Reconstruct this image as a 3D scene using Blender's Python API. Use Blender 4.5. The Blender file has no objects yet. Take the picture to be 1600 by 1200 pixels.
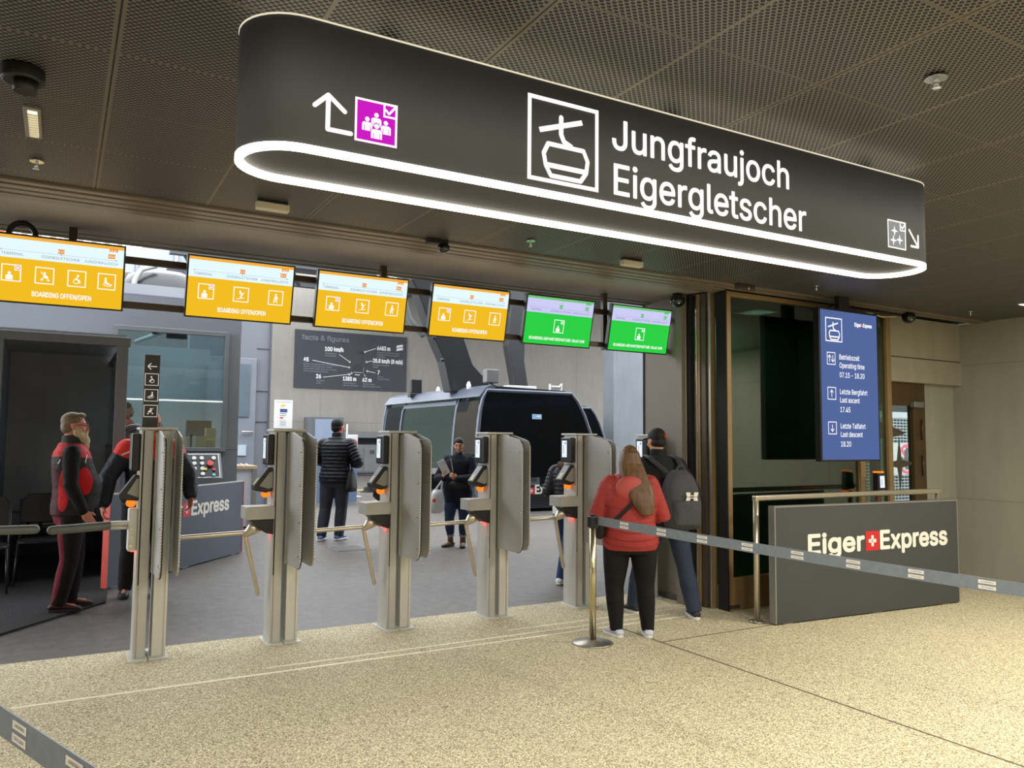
import bpy, math, random
from mathutils import Vector, Matrix
PI = math.pi
rnd = random.Random(7)
SC = bpy.context.scene
COL = SC.collection

# ------------------------------------------------------------------ camera
def rad(d): return math.radians(d)
def make_camera():
    f, yaw, pit, rol = 1225.0, rad(29.88), rad(4.057), rad(0.526)
    cy, sy, cp, sp = math.cos(yaw), math.sin(yaw), math.cos(pit), math.sin(pit)
    w = Vector((sy*cp, cy*cp, sp)); r = Vector((cy, -sy, 0)); u = r.cross(w)
    cr, sr = math.cos(rol), math.sin(rol)
    r, u = cr*r + sr*u, -sr*r + cr*u
    cd = bpy.data.cameras.new('camera'); cam = bpy.data.objects.new('camera', cd); COL.objects.link(cam)
    m = Matrix((r, u, -w)).transposed().to_4x4(); m.translation = (0, 0, 1.58)
    cam.matrix_world = m
    cd.sensor_width = 36; cd.lens = f/1600*36; cd.clip_start = .05; cd.clip_end = 300
    SC.camera = cam
make_camera()

# ------------------------------------------------------------------ world, exposure, lamps
SC.view_settings.view_transform = 'Standard'; SC.view_settings.look = 'None'
SC.view_settings.gamma = 1; SC.view_settings.exposure = 0; SC.view_settings.use_curve_mapping = False
wd = bpy.data.worlds.new('overcast_sky'); SC.world = wd; wd.use_nodes = True
bg = wd.node_tree.nodes['Background']
bg.inputs[0].default_value = (0.93, 0.965, 1.0, 1); bg.inputs[1].default_value = 5.2

def area(name, loc, size, power, col, rot=(0, 0, 0), size_y=None):
    l = bpy.data.lights.new(name, 'AREA'); l.energy = power; l.color = col; l.size = size
    if size_y: l.shape = 'RECTANGLE'; l.size_y = size_y
    o = bpy.data.objects.new(name, l); o.location = loc; o.rotation_euler = rot; COL.objects.link(o)
    return o
WARM = (1.0, .945, .83)
for i, (x, y, p) in enumerate([(4.4, 1.2, 84), (6.6, 3.0, 74), (2.2, .9, 66), (8.4, 1.6, 60), (.3, 1.2, 42), (-1.6, 2.2, 34), (6.2, -1.4, 60), (2.0, -3.0, 80), (-2.5, -2.0, 70), (4.6, -4.6, 80), (8.0, -4.0, 70)]):
    area('ceiling_fill_spot', (x, y, 3.03), .35, p*1.12, WARM)  # unseen spots; those behind the camera added as fill for upright faces
area('back_room_fill', (6.6, 6.05, 3.0), .3, 5, (.9, 1.0, .9))  # added dim fill with no lamp seen, lifts the black behind the glass

# ------------------------------------------------------------------ materials
def lin(c):
    c = c/255.0
    return c/12.92 if c <= .04045 else ((c+.055)/1.055)**2.4
def L3(rgb): return (lin(rgb[0]), lin(rgb[1]), lin(rgb[2]), 1)
MATS = {}
def nn(t, ty, **k):
    n = t.nodes.new(ty)
    for a, b in k.items(): setattr(n, a, b)
    return n
def mth(t, op, a, b=None, c=None):
    n = nn(t, 'ShaderNodeMath', operation=op)
    for i, v in enumerate((a, b, c)):
        if v is None: continue
        if isinstance(v, (int, float)): n.inputs[i].default_value = v
        else: t.links.new(v, n.inputs[i])
    return n.outputs[0]
def mixc(t, fac, a, b):
    n = nn(t, 'ShaderNodeMix', data_type='RGBA')
    for i, v in ((0, fac), (6, a), (7, b)):
        if isinstance(v, (int, float)): n.inputs[i].default_value = v
        elif isinstance(v, tuple): n.inputs[i].default_value = v
        else: t.links.new(v, n.inputs[i])
    return n.outputs[2]
def M(key, rgb=None, rough=.5, metal=0, noise=None, bump=None, coat=0, spec=None, stretch=None, alpha=None):
    """a procedural surface: colour, a noise that varies it, a fine bump"""
    if key in MATS: return MATS[key]
    m = bpy.data.materials.new(key); m.use_nodes = True; t = m.node_tree; b = t.nodes['Principled BSDF']
    b.inputs['Base Color'].default_value = L3(rgb); b.inputs['Roughness'].default_value = rough; b.inputs['Metallic'].default_value = metal
    if coat: b.inputs['Coat Weight'].default_value = coat
    if spec is not None: b.inputs['Specular IOR Level'].default_value = spec
    if alpha is not None: b.inputs['Alpha'].default_value = alpha
    if noise or bump:
        tc = nn(t, 'ShaderNodeTexCoord'); vec = tc.outputs['Object']
        if stretch:
            mp = nn(t, 'ShaderNodeMapping'); mp.inputs['Scale'].default_value = stretch
            t.links.new(vec, mp.inputs[0]); vec = mp.outputs[0]
    if noise:
        sc, amt = noise
        n = nn(t, 'ShaderNodeTexNoise'); n.inputs['Scale'].default_value = sc; n.inputs['Detail'].default_value = 4
        t.links.new(vec, n.inputs['Vector'])
        c = L3(rgb); lo = tuple(x*(1-amt) for x in c[:3])+(1,); hi = tuple(min(1, x*(1+amt)) for x in c[:3])+(1,)
        r = nn(t, 'ShaderNodeMapRange'); r.inputs[1].default_value = .3; r.inputs[2].default_value = .7
        t.links.new(n.outputs[0], r.inputs[0])
        t.links.new(mixc(t, r.outputs[0], lo, hi), b.inputs['Base Color'])
    if bump:
        sc, st = bump
        n = nn(t, 'ShaderNodeTexNoise'); n.inputs['Scale'].default_value = sc; n.inputs['Detail'].default_value = 3
        t.links.new(vec, n.inputs['Vector'])
        bp = nn(t, 'ShaderNodeBump'); bp.inputs['Strength'].default_value = st; bp.inputs['Distance'].default_value = .01
        t.links.new(n.outputs[0], bp.inputs['Height']); t.links.new(bp.outputs[0], b.inputs['Normal'])
    MATS[key] = m
    return m
def EM(key, rgb, s=1.0):
    if key in MATS: return MATS[key]
    m = bpy.data.materials.new(key); m.use_nodes = True; t = m.node_tree
    t.nodes.remove(t.nodes['Principled BSDF'])
    e = nn(t, 'ShaderNodeEmission'); e.inputs[0].default_value = L3(rgb); e.inputs[1].default_value = s
    t.links.new(e.outputs[0], t.nodes['Material Output'].inputs[0]); MATS[key] = m
    return m
def GLASS(key, tint, clear, rough=.02, gloss=.5):
    """pane: partly clear tinted, partly mirror, Fresnel weighted"""
    if key in MATS: return MATS[key]
    m = bpy.data.materials.new(key); m.use_nodes = True; t = m.node_tree
    t.nodes.remove(t.nodes['Principled BSDF'])
    tr = nn(t, 'ShaderNodeBsdfTransparent'); tr.inputs[0].default_value = tuple(x*clear for x in L3(tint)[:3])+(1,)
    gl = nn(t, 'ShaderNodeBsdfGlossy'); gl.inputs['Roughness'].default_value = rough; gl.inputs[0].default_value = (.9, .95, .95, 1)
    fr = nn(t, 'ShaderNodeLayerWeight'); fr.inputs[0].default_value = .5
    refl = mth(t, 'MULTIPLY_ADD', mth(t, 'POWER', fr.outputs['Facing'], 5), .9, .045)
    mx = nn(t, 'ShaderNodeMixShader')
    t.links.new(mth(t, 'MINIMUM', mth(t, 'MULTIPLY', refl, gloss*2), 1), mx.inputs[0])
    t.links.new(tr.outputs[0], mx.inputs[1]); t.links.new(gl.outputs[0], mx.inputs[2])
    t.links.new(mx.outputs[0], t.nodes['Material Output'].inputs[0]); MATS[key] = m
    return m
def ZONES(key, base, zones, rough=.7, quilt=None):
    """cloth with sewn-in panels of other colours: each zone is an ellipsoid (centre, radii, colour) in the wearer's own coordinates"""
    m = bpy.data.materials.new(key); m.use_nodes = True; t = m.node_tree; b = t.nodes['Principled BSDF']
    b.inputs['Roughness'].default_value = rough; b.inputs['Specular IOR Level'].default_value = .25
    tc = nn(t, 'ShaderNodeTexCoord'); col = L3(base)
    for c, r, rgb in zones:
        v = nn(t, 'ShaderNodeVectorMath', operation='SUBTRACT'); v.inputs[1].default_value = c; t.links.new(tc.outputs['Object'], v.inputs[0])
        d = nn(t, 'ShaderNodeVectorMath', operation='DIVIDE'); d.inputs[1].default_value = r; t.links.new(v.outputs[0], d.inputs[0])
        ln = nn(t, 'ShaderNodeVectorMath', operation='LENGTH'); t.links.new(d.outputs[0], ln.inputs[0])
        col = mixc(t, mth(t, 'LESS_THAN', ln.outputs['Value'], 1.0), col, L3(rgb))
    if isinstance(col, tuple): b.inputs['Base Color'].default_value = col
    else: t.links.new(col, b.inputs['Base Color'])
    n = nn(t, 'ShaderNodeTexNoise'); n.inputs['Scale'].default_value = 14; t.links.new(tc.outputs['Object'], n.inputs['Vector'])
    h = n.outputs[0]
    bp = nn(t, 'ShaderNodeBump'); bp.inputs['Strength'].default_value = .5; bp.inputs['Distance'].default_value = .03
    t.links.new(h, bp.inputs['Height']); t.links.new(bp.outputs[0], b.inputs['Normal'])
    MATS[key] = m
    return m

def m_granules(key, c1, c2, c3, scale, patch, grain=False):
    m = bpy.data.materials.new(key); m.use_nodes = True; t = m.node_tree; b = t.nodes['Principled BSDF']
    tc = nn(t, 'ShaderNodeTexCoord')
    if grain:
        n = nn(t, 'ShaderNodeTexVoronoi'); n.inputs['Scale'].default_value = scale; t.links.new(tc.outputs['Object'], n.inputs['Vector'])
        sp = nn(t, 'ShaderNodeSeparateColor'); t.links.new(n.outputs['Color'], sp.inputs[0]); val = sp.outputs[0]
    else:
        n = nn(t, 'ShaderNodeTexNoise'); n.inputs['Scale'].default_value = scale; n.inputs['Detail'].default_value = 4; n.inputs['Roughness'].default_value = .7
        t.links.new(tc.outputs['Object'], n.inputs['Vector']); val = n.outputs[0]
    r = nn(t, 'ShaderNodeValToRGB'); e = r.color_ramp.elements
    lo, hi = (.08, .95) if grain else (.36, .64)
    e[0].position = lo; e[0].color = L3(c1); e[1].position = hi; e[1].color = L3(c3)
    k = e.new(.45 if grain else .5); k.color = L3(c2)
    t.links.new(val, r.inputs[0])
    p = nn(t, 'ShaderNodeTexNoise'); p.inputs['Scale'].default_value = 1.1; p.inputs['Detail'].default_value = 5; t.links.new(tc.outputs['Object'], p.inputs['Vector'])
    g = mth(t, 'MULTIPLY_ADD', p.outputs[0], patch*2, 1-patch)
    v = nn(t, 'ShaderNodeVectorMath', operation='SCALE'); t.links.new(r.outputs[0], v.inputs[0]); t.links.new(g, v.inputs['Scale'])
    t.links.new(v.outputs[0], b.inputs['Base Color'])
    b.inputs['Roughness'].default_value = .75
    bp = nn(t, 'ShaderNodeBump'); bp.inputs['Strength'].default_value = .08; bp.inputs['Distance'].default_value = .001
    t.links.new(val, bp.inputs['Height']); t.links.new(bp.outputs[0], b.inputs['Normal'])
    MATS[key] = m
    return m

def m_mesh_ceiling():
    """expanded-metal panels: staggered lozenge holes, panel joints"""
    m = bpy.data.materials.new('expanded_metal_ceiling'); m.use_nodes = True; t = m.node_tree; b = t.nodes['Principled BSDF']
    tc = nn(t, 'ShaderNodeTexCoord'); s = nn(t, 'ShaderNodeSeparateXYZ'); t.links.new(tc.outputs['Object'], s.inputs[0])
    x, y = s.outputs[0], s.outputs[1]
    px, py = .028, .0145
    v = mth(t, 'DIVIDE', y, py); row = mth(t, 'FLOOR', v); fv = mth(t, 'FRACT', v)
    u = mth(t, 'ADD', mth(t, 'DIVIDE', x, px), mth(t, 'MULTIPLY', row, .5)); fu = mth(t, 'FRACT', u)
    du = mth(t, 'ABSOLUTE', mth(t, 'SUBTRACT', fu, .5)); dv = mth(t, 'ABSOLUTE', mth(t, 'SUBTRACT', fv, .5))
    d = mth(t, 'ADD', du, mth(t, 'MULTIPLY', dv, .55))
    hole = mth(t, 'LESS_THAN', d, .42)
    metal, dark = L3((122, 118, 116)), L3((7, 6, 6))
    c = mixc(t, hole, metal, dark)
    def line(coord, off, per, w):
        q = mth(t, 'FRACT', mth(t, 'DIVIDE', mth(t, 'SUBTRACT', coord, off), per))
        return mth(t, 'LESS_THAN', mth(t, 'ABSOLUTE', mth(t, 'SUBTRACT', q, .5)), w/per/2)
    for co, of, pe, w, cc in ((x, .745-.315, .63, .016, (116, 110, 104)), (x, .12-.63, 1.26, .034, (110, 104, 96)), (x, .12-.63, 1.26, .007, (14, 12, 11)), (y, 2.10-.3, .6, .012, (100, 92, 84))):
        c = mixc(t, line(co, of, pe, w), c, L3(cc))
    t.links.new(c, b.inputs['Base Color']); b.inputs['Roughness'].default_value = .5; b.inputs['Metallic'].default_value = .2
    MATS['ceil'] = m
    return m

def m_concrete(key, rgb, var=.16, joints=None):
    m = bpy.data.materials.new(key); m.use_nodes = True; t = m.node_tree; b = t.nodes['Principled BSDF']
    tc = nn(t, 'ShaderNodeTexCoord')
    def noise(scale, stretch, det=6):
        mp = nn(t, 'ShaderNodeMapping'); mp.inputs['Scale'].default_value = stretch; t.links.new(tc.outputs['Object'], mp.inputs[0])
        n = nn(t, 'ShaderNodeTexNoise'); n.inputs['Scale'].default_value = scale; n.inputs['Detail'].default_value = det; n.inputs['Roughness'].default_value = .65
        t.links.new(mp.outputs[0], n.inputs['Vector']); return n.outputs[0]
    f = mth(t, 'ADD', mth(t, 'MULTIPLY', noise(.9, (1, 1, 1)), .55), mth(t, 'MULTIPLY', noise(2.2, (3, 3, .35)), .45))
    r = nn(t, 'ShaderNodeMapRange'); r.inputs[1].default_value = .32; r.inputs[2].default_value = .68; t.links.new(f, r.inputs[0])
    c = L3(rgb); lo = tuple(x*(1-var) for x in c[:3])+(1,); hi = tuple(min(1, x*(1+var)) for x in c[:3])+(1,)
    cc = mixc(t, r.outputs[0], lo, hi)
    if joints:
        ax, off, per, w = joints
        s = nn(t, 'ShaderNodeSeparateXYZ'); t.links.new(tc.outputs['Object'], s.inputs[0])
        for a_, o_, p_, w_ in ((ax, off, per, w), (2, .1, per*1.3, w)):
            q = mth(t, 'FRACT', mth(t, 'DIVIDE', mth(t, 'SUBTRACT', s.outputs[a_], o_), p_))
            ln = mth(t, 'LESS_THAN', mth(t, 'ABSOLUTE', mth(t, 'SUBTRACT', q, .5)), w_/p_/2)
            cc = mixc(t, mth(t, 'MULTIPLY', ln, .45), cc, tuple(x*.45 for x in c[:3])+(1,))
    t.links.new(cc, b.inputs['Base Color']); b.inputs['Roughness'].default_value = .72
    bp = nn(t, 'ShaderNodeBump'); bp.inputs['Strength'].default_value = .15; bp.inputs['Distance'].default_value = .02
    t.links.new(f, bp.inputs['Height']); t.links.new(bp.outputs[0], b.inputs['Normal'])
    MATS[key] = m
    return m

def m_dots(key, rgb, dark, pitch, r, metal=.5, rough=.45):
    """perforated sheet, holes in the sheet's own Y-Z plane"""
    m = bpy.data.materials.new(key); m.use_nodes = True; t = m.node_tree; b = t.nodes['Principled BSDF']
    tc = nn(t, 'ShaderNodeTexCoord'); s = nn(t, 'ShaderNodeSeparateXYZ'); t.links.new(tc.outputs['Object'], s.inputs[0])
    v = mth(t, 'DIVIDE', s.outputs[2], pitch*.87); row = mth(t, 'FLOOR', v)
    u = mth(t, 'ADD', mth(t, 'DIVIDE', s.outputs[1], pitch), mth(t, 'MULTIPLY', row, .5))
    du = mth(t, 'SUBTRACT', mth(t, 'FRACT', u), .5); dv = mth(t, 'SUBTRACT', mth(t, 'FRACT', v), .5)
    d = mth(t, 'SQRT', mth(t, 'ADD', mth(t, 'MULTIPLY', du, du), mth(t, 'MULTIPLY', dv, dv)))
    t.links.new(mixc(t, mth(t, 'LESS_THAN', d, r), L3(rgb), L3(dark)), b.inputs['Base Color'])
    b.inputs['Roughness'].default_value = rough; b.inputs['Metallic'].default_value = metal
    MATS[key] = m
    return m

# ------------------------------------------------------------------ mesh building
XF = {}                                                              # world matrix of every thing's Empty, for building parts in world numbers
def wmat(o):
    while o is not None:
        if o.name in XF: return XF[o.name]
        o = o.parent
    return Matrix.Identity(4)
class MB:
    def __init__(s): s.v = []; s.f = []; s.m = []; s.s = []
    def add(s, vs, fs, mi=0, sm=False):
        o = len(s.v); s.v += [Vector(p) for p in vs]
        for f in fs: s.f.append([i+o for i in f]); s.m.append(mi); s.s.append(sm)
        return s
    def box(s, a, b, mi=0):
        x0, x1 = sorted((a[0], b[0])); y0, y1 = sorted((a[1], b[1])); z0, z1 = sorted((a[2], b[2]))
        return s.add([(x0,y0,z0),(x1,y0,z0),(x1,y1,z0),(x0,y1,z0),(x0,y0,z1),(x1,y0,z1),(x1,y1,z1),(x0,y1,z1)],
                     [(0,3,2,1),(4,5,6,7),(0,1,5,4),(1,2,6,5),(2,3,7,6),(3,0,4,7)], mi)
    def slab(s, a, b, th, z0, z1, mi=0):
        """upright slab along the ground line a-b, thickness th to the left of a->b"""
        d = Vector((b[0]-a[0], b[1]-a[1], 0)).normalized(); n = Vector((-d.y, d.x, 0))*th
        return s.prism([(a[0],a[1],z0),(b[0],b[1],z0),(b[0]+n.x,b[1]+n.y,z0),(a[0]+n.x,a[1]+n.y,z0)], (0,0,z1-z0), mi)
    def prism(s, pts, vec, mi=0, sm=False):
        n = len(pts); vec = Vector(vec); a = [Vector(p) for p in pts]
        nm = Vector((0,0,0))
        for i in range(n): nm += a[i].cross(a[(i+1) % n])
        if nm.dot(vec) < 0: a.reverse()
        s.add(a+[p+vec for p in a], [list(range(n))[::-1], list(range(n, 2*n))], mi)
        o = len(s.v)-2*n
        for i in range(n):
            j = (i+1) % n
            s.f.append([o+i, o+j, o+n+j, o+n+i]); s.m.append(mi); s.s.append(sm)
        return s
    def tube(s, path, rr, n=12, mi=0, cap='round', sm=True, flat=None):
        """swept tube; rr one radius or one per point; flat=(axis vector, factor) squeezes it along that axis"""
        P = [Vector(p) for p in path]; R = list(rr) if hasattr(rr, '__len__') else [rr]*len(P)
        T = []
        for i in range(len(P)):
            a = P[max(0, i-1)]; b = P[min(len(P)-1, i+1)]
            T.append((b-a).normalized())
        if cap == 'round':
            for e in (0, -1):
                d = T[e]*(-1 if e == 0 else 1); c0, r0 = P[e], R[e]
                ex = [(c0+d*r0*math.sin(rad(q)), r0*math.cos(rad(q))) for q in (35, 65, 85)]
                if e == 0:
                    for p, r in ex: P.insert(0, p); R.insert(0, r); T.insert(0, T[0])
                else:
                    for p, r in ex: P.append(p); R.append(r); T.append(T[-1])
        up = Vector((0, 0, 1)) if abs(T[0].z) < .9 else Vector((1, 0, 0))
        u = T[0].cross(up).normalized(); o = len(s.v); rings = []
        for p, r, t in zip(P, R, T):
            u = (u-t*u.dot(t)).normalized(); w = t.cross(u)
            for k in range(n):
                a = 2*PI*k/n; q = u*math.cos(a)*r+w*math.sin(a)*r
                if flat: ax = Vector(flat[0]).normalized(); q -= ax*q.dot(ax)*(1-flat[1])
                s.v.append(p+q)
        m = len(P)
        for i in range(m-1):
            for k in range(n):
                k2 = (k+1) % n
                s.f.append([o+i*n+k, o+i*n+k2, o+(i+1)*n+k2, o+(i+1)*n+k]); s.m.append(mi); s.s.append(sm)
        s.f.append([o+k for k in range(n)][::-1]); s.m.append(mi); s.s.append(False)
        s.f.append([o+(m-1)*n+k for k in range(n)]); s.m.append(mi); s.s.append(False)
        return s
    def cyl(s, a, b, r, r2=None, n=20, mi=0): return s.tube([a, b], [r, r if r2 is None else r2], n, mi, cap='flat')
    def lathe(s, prof, c, n=28, mi=0, sm=True):
        o = len(s.v); c = Vector(c)
        for r, z in prof:
            for k in range(n): a = 2*PI*k/n; s.v.append(c+Vector((r*math.cos(a), r*math.sin(a), z)))
        for i in range(len(prof)-1):
            for k in range(n):
                k2 = (k+1) % n
                s.f.append([o+i*n+k, o+i*n+k2, o+(i+1)*n+k2, o+(i+1)*n+k]); s.m.append(mi); s.s.append(sm)
        s.f.append([o+k for k in range(n)][::-1]); s.m.append(mi); s.s.append(False)
        e = o+(len(prof)-1)*n; s.f.append([e+k for k in range(n)]); s.m.append(mi); s.s.append(False)
        return s
    def ell(s, c, r, nu=16, nv=10, mi=0, axes=None, keep=None):
        c = Vector(c); ax = [Vector(a) for a in axes] if axes else [Vector((1,0,0)), Vector((0,1,0)), Vector((0,0,1))]
        o = len(s.v)
        def pt(a, b): return c+ax[0]*r[0]*math.cos(b)*math.cos(a)+ax[1]*r[1]*math.cos(b)*math.sin(a)+ax[2]*r[2]*math.sin(b)
        s.v.append(pt(0, -PI/2))
        for j in range(1, nv):
            for k in range(nu): s.v.append(pt(2*PI*k/nu, -PI/2+PI*j/nv))
        s.v.append(pt(0, PI/2)); e = len(s.v)-1
        def fc(f):
            s.f.append(f); s.m.append(mi); s.s.append(True)
        for k in range(nu):
            k2 = (k+1) % nu
            fc([o, o+1+k2, o+1+k])
            for j in range(nv-2): fc([o+1+j*nu+k, o+1+j*nu+k2, o+1+(j+1)*nu+k2, o+1+(j+1)*nu+k])
            fc([o+1+(nv-2)*nu+k, o+1+(nv-2)*nu+k2, e])
        return s
    def rings(s, rs, n=28, mi=0, p=2.0):
        """stack of level superellipse rings (z, cx, cy, rx, ry)"""
        o = len(s.v)
        for z, cx, cy, rx, ry in rs:
            for k in range(n):
                a = 2*PI*k/n; ca, sa = math.cos(a), math.sin(a)
                s.v.append(Vector((cx+rx*math.copysign(abs(ca)**(2/p), ca), cy+ry*math.copysign(abs(sa)**(2/p), sa), z)))
        for i in range(len(rs)-1):
            for k in range(n):
                k2 = (k+1) % n
                s.f.append([o+i*n+k, o+i*n+k2, o+(i+1)*n+k2, o+(i+1)*n+k]); s.m.append(mi); s.s.append(True)
        s.f.append([o+k for k in range(n)][::-1]); s.m.append(mi); s.s.append(False)
        e = o+(len(rs)-1)*n; s.f.append([e+k for k in range(n)]); s.m.append(mi); s.s.append(False)
        return s
    def build(s, name, mats, parent=None, local=False, bevel=0, remesh=0, smooth=2, scale=1.0, label=None):
        me = bpy.data.meshes.new(name)
        vs = s.v
        if parent is not None and not local:
            inv = wmat(parent).inverted(); vs = [inv @ p for p in vs]
        if scale != 1: vs = [p*scale for p in vs]
        me.from_pydata([tuple(p) for p in vs], [], s.f)
        for mm in (mats if isinstance(mats, (list, tuple)) else [mats]): me.materials.append(mm)
        me.polygons.foreach_set('material_index', s.m); me.polygons.foreach_set('use_smooth', s.s)
        me.update()
        o = bpy.data.objects.new(name, me); COL.objects.link(o)
        if parent is not None: o.parent = parent
        if bevel:
            b = o.modifiers.new('edge', 'BEVEL'); b.width = bevel; b.segments = 2; b.limit_method = 'ANGLE'; b.angle_limit = rad(40)
        if remesh:
            r = o.modifiers.new('skin', 'REMESH'); r.mode = 'VOXEL'; r.voxel_size = remesh; r.use_smooth_shade = True
            if smooth: k = o.modifiers.new('soft', 'SMOOTH'); k.iterations = smooth; k.factor = .5
        if label: o['label'] = label
        return o

def thing(name, label, cat, loc=(0, 0, 0), face=0, group=None):
    """an Empty at the thing's base; face is the compass heading in degrees (0 = +Y, 90 = +X)"""
    o = bpy.data.objects.new(name, None); COL.objects.link(o)
    o.empty_display_size = .1
    o.location = loc; o.rotation_euler = (0, 0, -rad(face))
    XF[o.name] = Matrix.Translation(Vector(loc)) @ Matrix.Rotation(-rad(face), 4, 'Z')
    return tag(o, label, cat, group)
def tag(o, label, cat, group=None):
    o['label'] = label; o['category'] = cat
    if group: o['group'] = group
    return o
def struct(o): o['kind'] = 'structure'; return o
def dup(root, loc, label, group=None, skip=()):
    r = root.copy(); COL.objects.link(r); r.location = loc; r['label'] = label
    if group: r['group'] = group
    for ch in list(root.children):
        if ch.name.split('.')[0] in skip: continue
        c = ch.copy(); COL.objects.link(c); c.parent = r
        for g in ch.children: d = g.copy(); COL.objects.link(d); d.parent = c
    return r

# ------------------------------------------------------------------ lettering and flat graphics
TXT = {}
def house_font():
    import os                                                        # Blender's own interface sans; its built-in face if that is not there
    try: return bpy.data.fonts.load(os.path.join(bpy.utils.system_resource('DATAFILES'), 'fonts', 'Inter.woff2'))
    except Exception: return None
FONT = house_font()
def glyphs(s):
    k = s
    if k in TXT: return TXT[k]
    cu = bpy.data.curves.new('lettering', 'FONT'); cu.body = s; cu.size = 1; cu.resolution_u = 3
    if FONT: cu.font = FONT
    ob = bpy.data.objects.new('lettering', cu); COL.objects.link(ob)
    dg = bpy.context.evaluated_depsgraph_get(); me = ob.evaluated_get(dg).to_mesh()
    vs = [(v.co.x, v.co.y) for v in me.vertices]; fs = [list(p.vertices) for p in me.polygons]
    ob.evaluated_get(dg).to_mesh_clear()
    bpy.data.objects.remove(ob); bpy.data.curves.remove(cu)
    TXT[k] = (vs, fs)
    return TXT[k]
def capheight():
    vs, _ = glyphs('H'); return max(v[1] for v in vs)
class Art:
    """flat graphics on a plane: origin o, unit vectors u (reading direction), v (up); n faces the reader"""
    def __init__(s, o, u, v, step=.0007):
        s.o, s.u, s.v_ = Vector(o), Vector(u).normalized(), Vector(v).normalized(); s.n = s.u.cross(s.v_).normalized()
        s.mb = MB(); s.mats = []; s.step = step
    def mi(s, m):
        if m not in s.mats: s.mats.append(m)
        return s.mats.index(m)
    def poly(s, pts, m, L=1): 
        a = sum(pts[i][0]*pts[(i+1) % len(pts)][1]-pts[(i+1) % len(pts)][0]*pts[i][1] for i in range(len(pts)))
        if a < 0: pts = pts[::-1]
        s.mb.add([s.o+s.u*p[0]+s.v_*p[1]+s.n*L*s.step for p in pts], [list(range(len(pts)))], s.mi(m)); return s
    def rect(s, x0, y0, x1, y1, m, L=1): return s.poly([(x0, y0), (x1, y0), (x1, y1), (x0, y1)], m, L)
    def frame(s, x0, y0, x1, y1, w, m, L=1):
        s.rect(x0, y0, x1, y0+w, m, L); s.rect(x0, y1-w, x1, y1, m, L); s.rect(x0, y0+w, x0+w, y1-w, m, L); return s.rect(x1-w, y0+w, x1, y1-w, m, L)
    def circ(s, x, y, r, m, L=1, n=20, ry=None):
        return s.poly([(x+r*math.cos(2*PI*k/n), y+(ry or r)*math.sin(2*PI*k/n)) for k in range(n)], m, L)
    def ring(s, x, y, r, w, m, L=1, n=28):
        for k in range(n):
            a, b = 2*PI*k/n, 2*PI*(k+1)/n
            s.poly([(x+r*math.cos(a), y+r*math.sin(a)), (x+r*math.cos(b), y+r*math.sin(b)), (x+(r-w)*math.cos(b), y+(r-w)*math.sin(b)), (x+(r-w)*math.cos(a), y+(r-w)*math.sin(a))], m, L)
        return s
    def line(s, pts, w, m, L=1, rnd_=True):
        for (x0, y0), (x1, y1) in zip(pts, pts[1:]):
            dx, dy = x1-x0, y1-y0; l = math.hypot(dx, dy) or 1; nx, ny = -dy/l*w/2, dx/l*w/2
            s.poly([(x0+nx, y0+ny), (x0-nx, y0-ny), (x1-nx, y1-ny), (x1+nx, y1+ny)], m, L)
        if rnd_:
            for x, y in pts: s.circ(x, y, w/2, m, L+.15, 10)
        return s
    def text(s, t, x, y, h, m, L=1, al='l', bold=0, sx=1.0, width=None):
        vs, fs = glyphs(t); k = h/capheight()
        x0 = min(v[0] for v in vs); x1 = max(v[0] for v in vs); kx = k*sx
        if width: kx = width/(x1-x0)
        off = {'l': 0, 'c': -(x1-x0)*kx/2, 'r': -(x1-x0)*kx}[al]
        b = bold*k*1.1
        for q in range(7 if b else 1):                               # a bolder stroke: the same letter laid down again a hair to each side
            dx, dy = (b*math.cos(q*PI/3), b*math.sin(q*PI/3)) if q else (0, 0)
            s.mb.add([s.o+s.u*(x+off+dx+(v[0]-x0)*kx)+s.v_*(y+dy+v[1]*k)+s.n*(L+q*.04)*s.step for v in vs], fs, s.mi(m))
        return s
    def build(s, name, parent=None): return s.mb.build(name, s.mats, parent)

# pictograms: x, y lower left corner, k the side of the square
def pic_box(A, x, y, k, m, L=2, w=.055): A.frame(x, y, x+k, y+k, w*k, m, L)
def pic_bust(A, x, y, k, m, bgm, L=2):
    A.circ(x+.5*k, y+.80*k, .16*k, m, L)
    A.poly([(x+.14*k, y), (x+.14*k, y+.46*k), (x+.2*k, y+.56*k), (x+.3*k, y+.60*k), (x+.7*k, y+.60*k), (x+.8*k, y+.56*k), (x+.86*k, y+.46*k), (x+.86*k, y)], m, L)
    for q in (.3, .7): A.line([(x+q*k, y), (x+q*k, y+.36*k)], .035*k, bgm, L+1, False)
def pic_tab(A, x, y, k, m, ok, L=2, fill=None):
    """small corner square with a tick or a cross"""
    if fill: A.rect(x+.66*k, y+.66*k, x+k, y+k, fill, L)
    A.frame(x+.66*k, y+.66*k, x+k, y+k, .045*k, m, L+1)
    if ok: A.line([(x+.72*k, y+.83*k), (x+.79*k, y+.75*k), (x+.93*k, y+.92*k)], .05*k, m, L+2)
    else:
        A.line([(x+.75*k, y+.75*k), (x+.91*k, y+.91*k)], .06*k, m, L+2); A.line([(x+.75*k, y+.91*k), (x+.91*k, y+.75*k)], .06*k, m, L+2)
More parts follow.
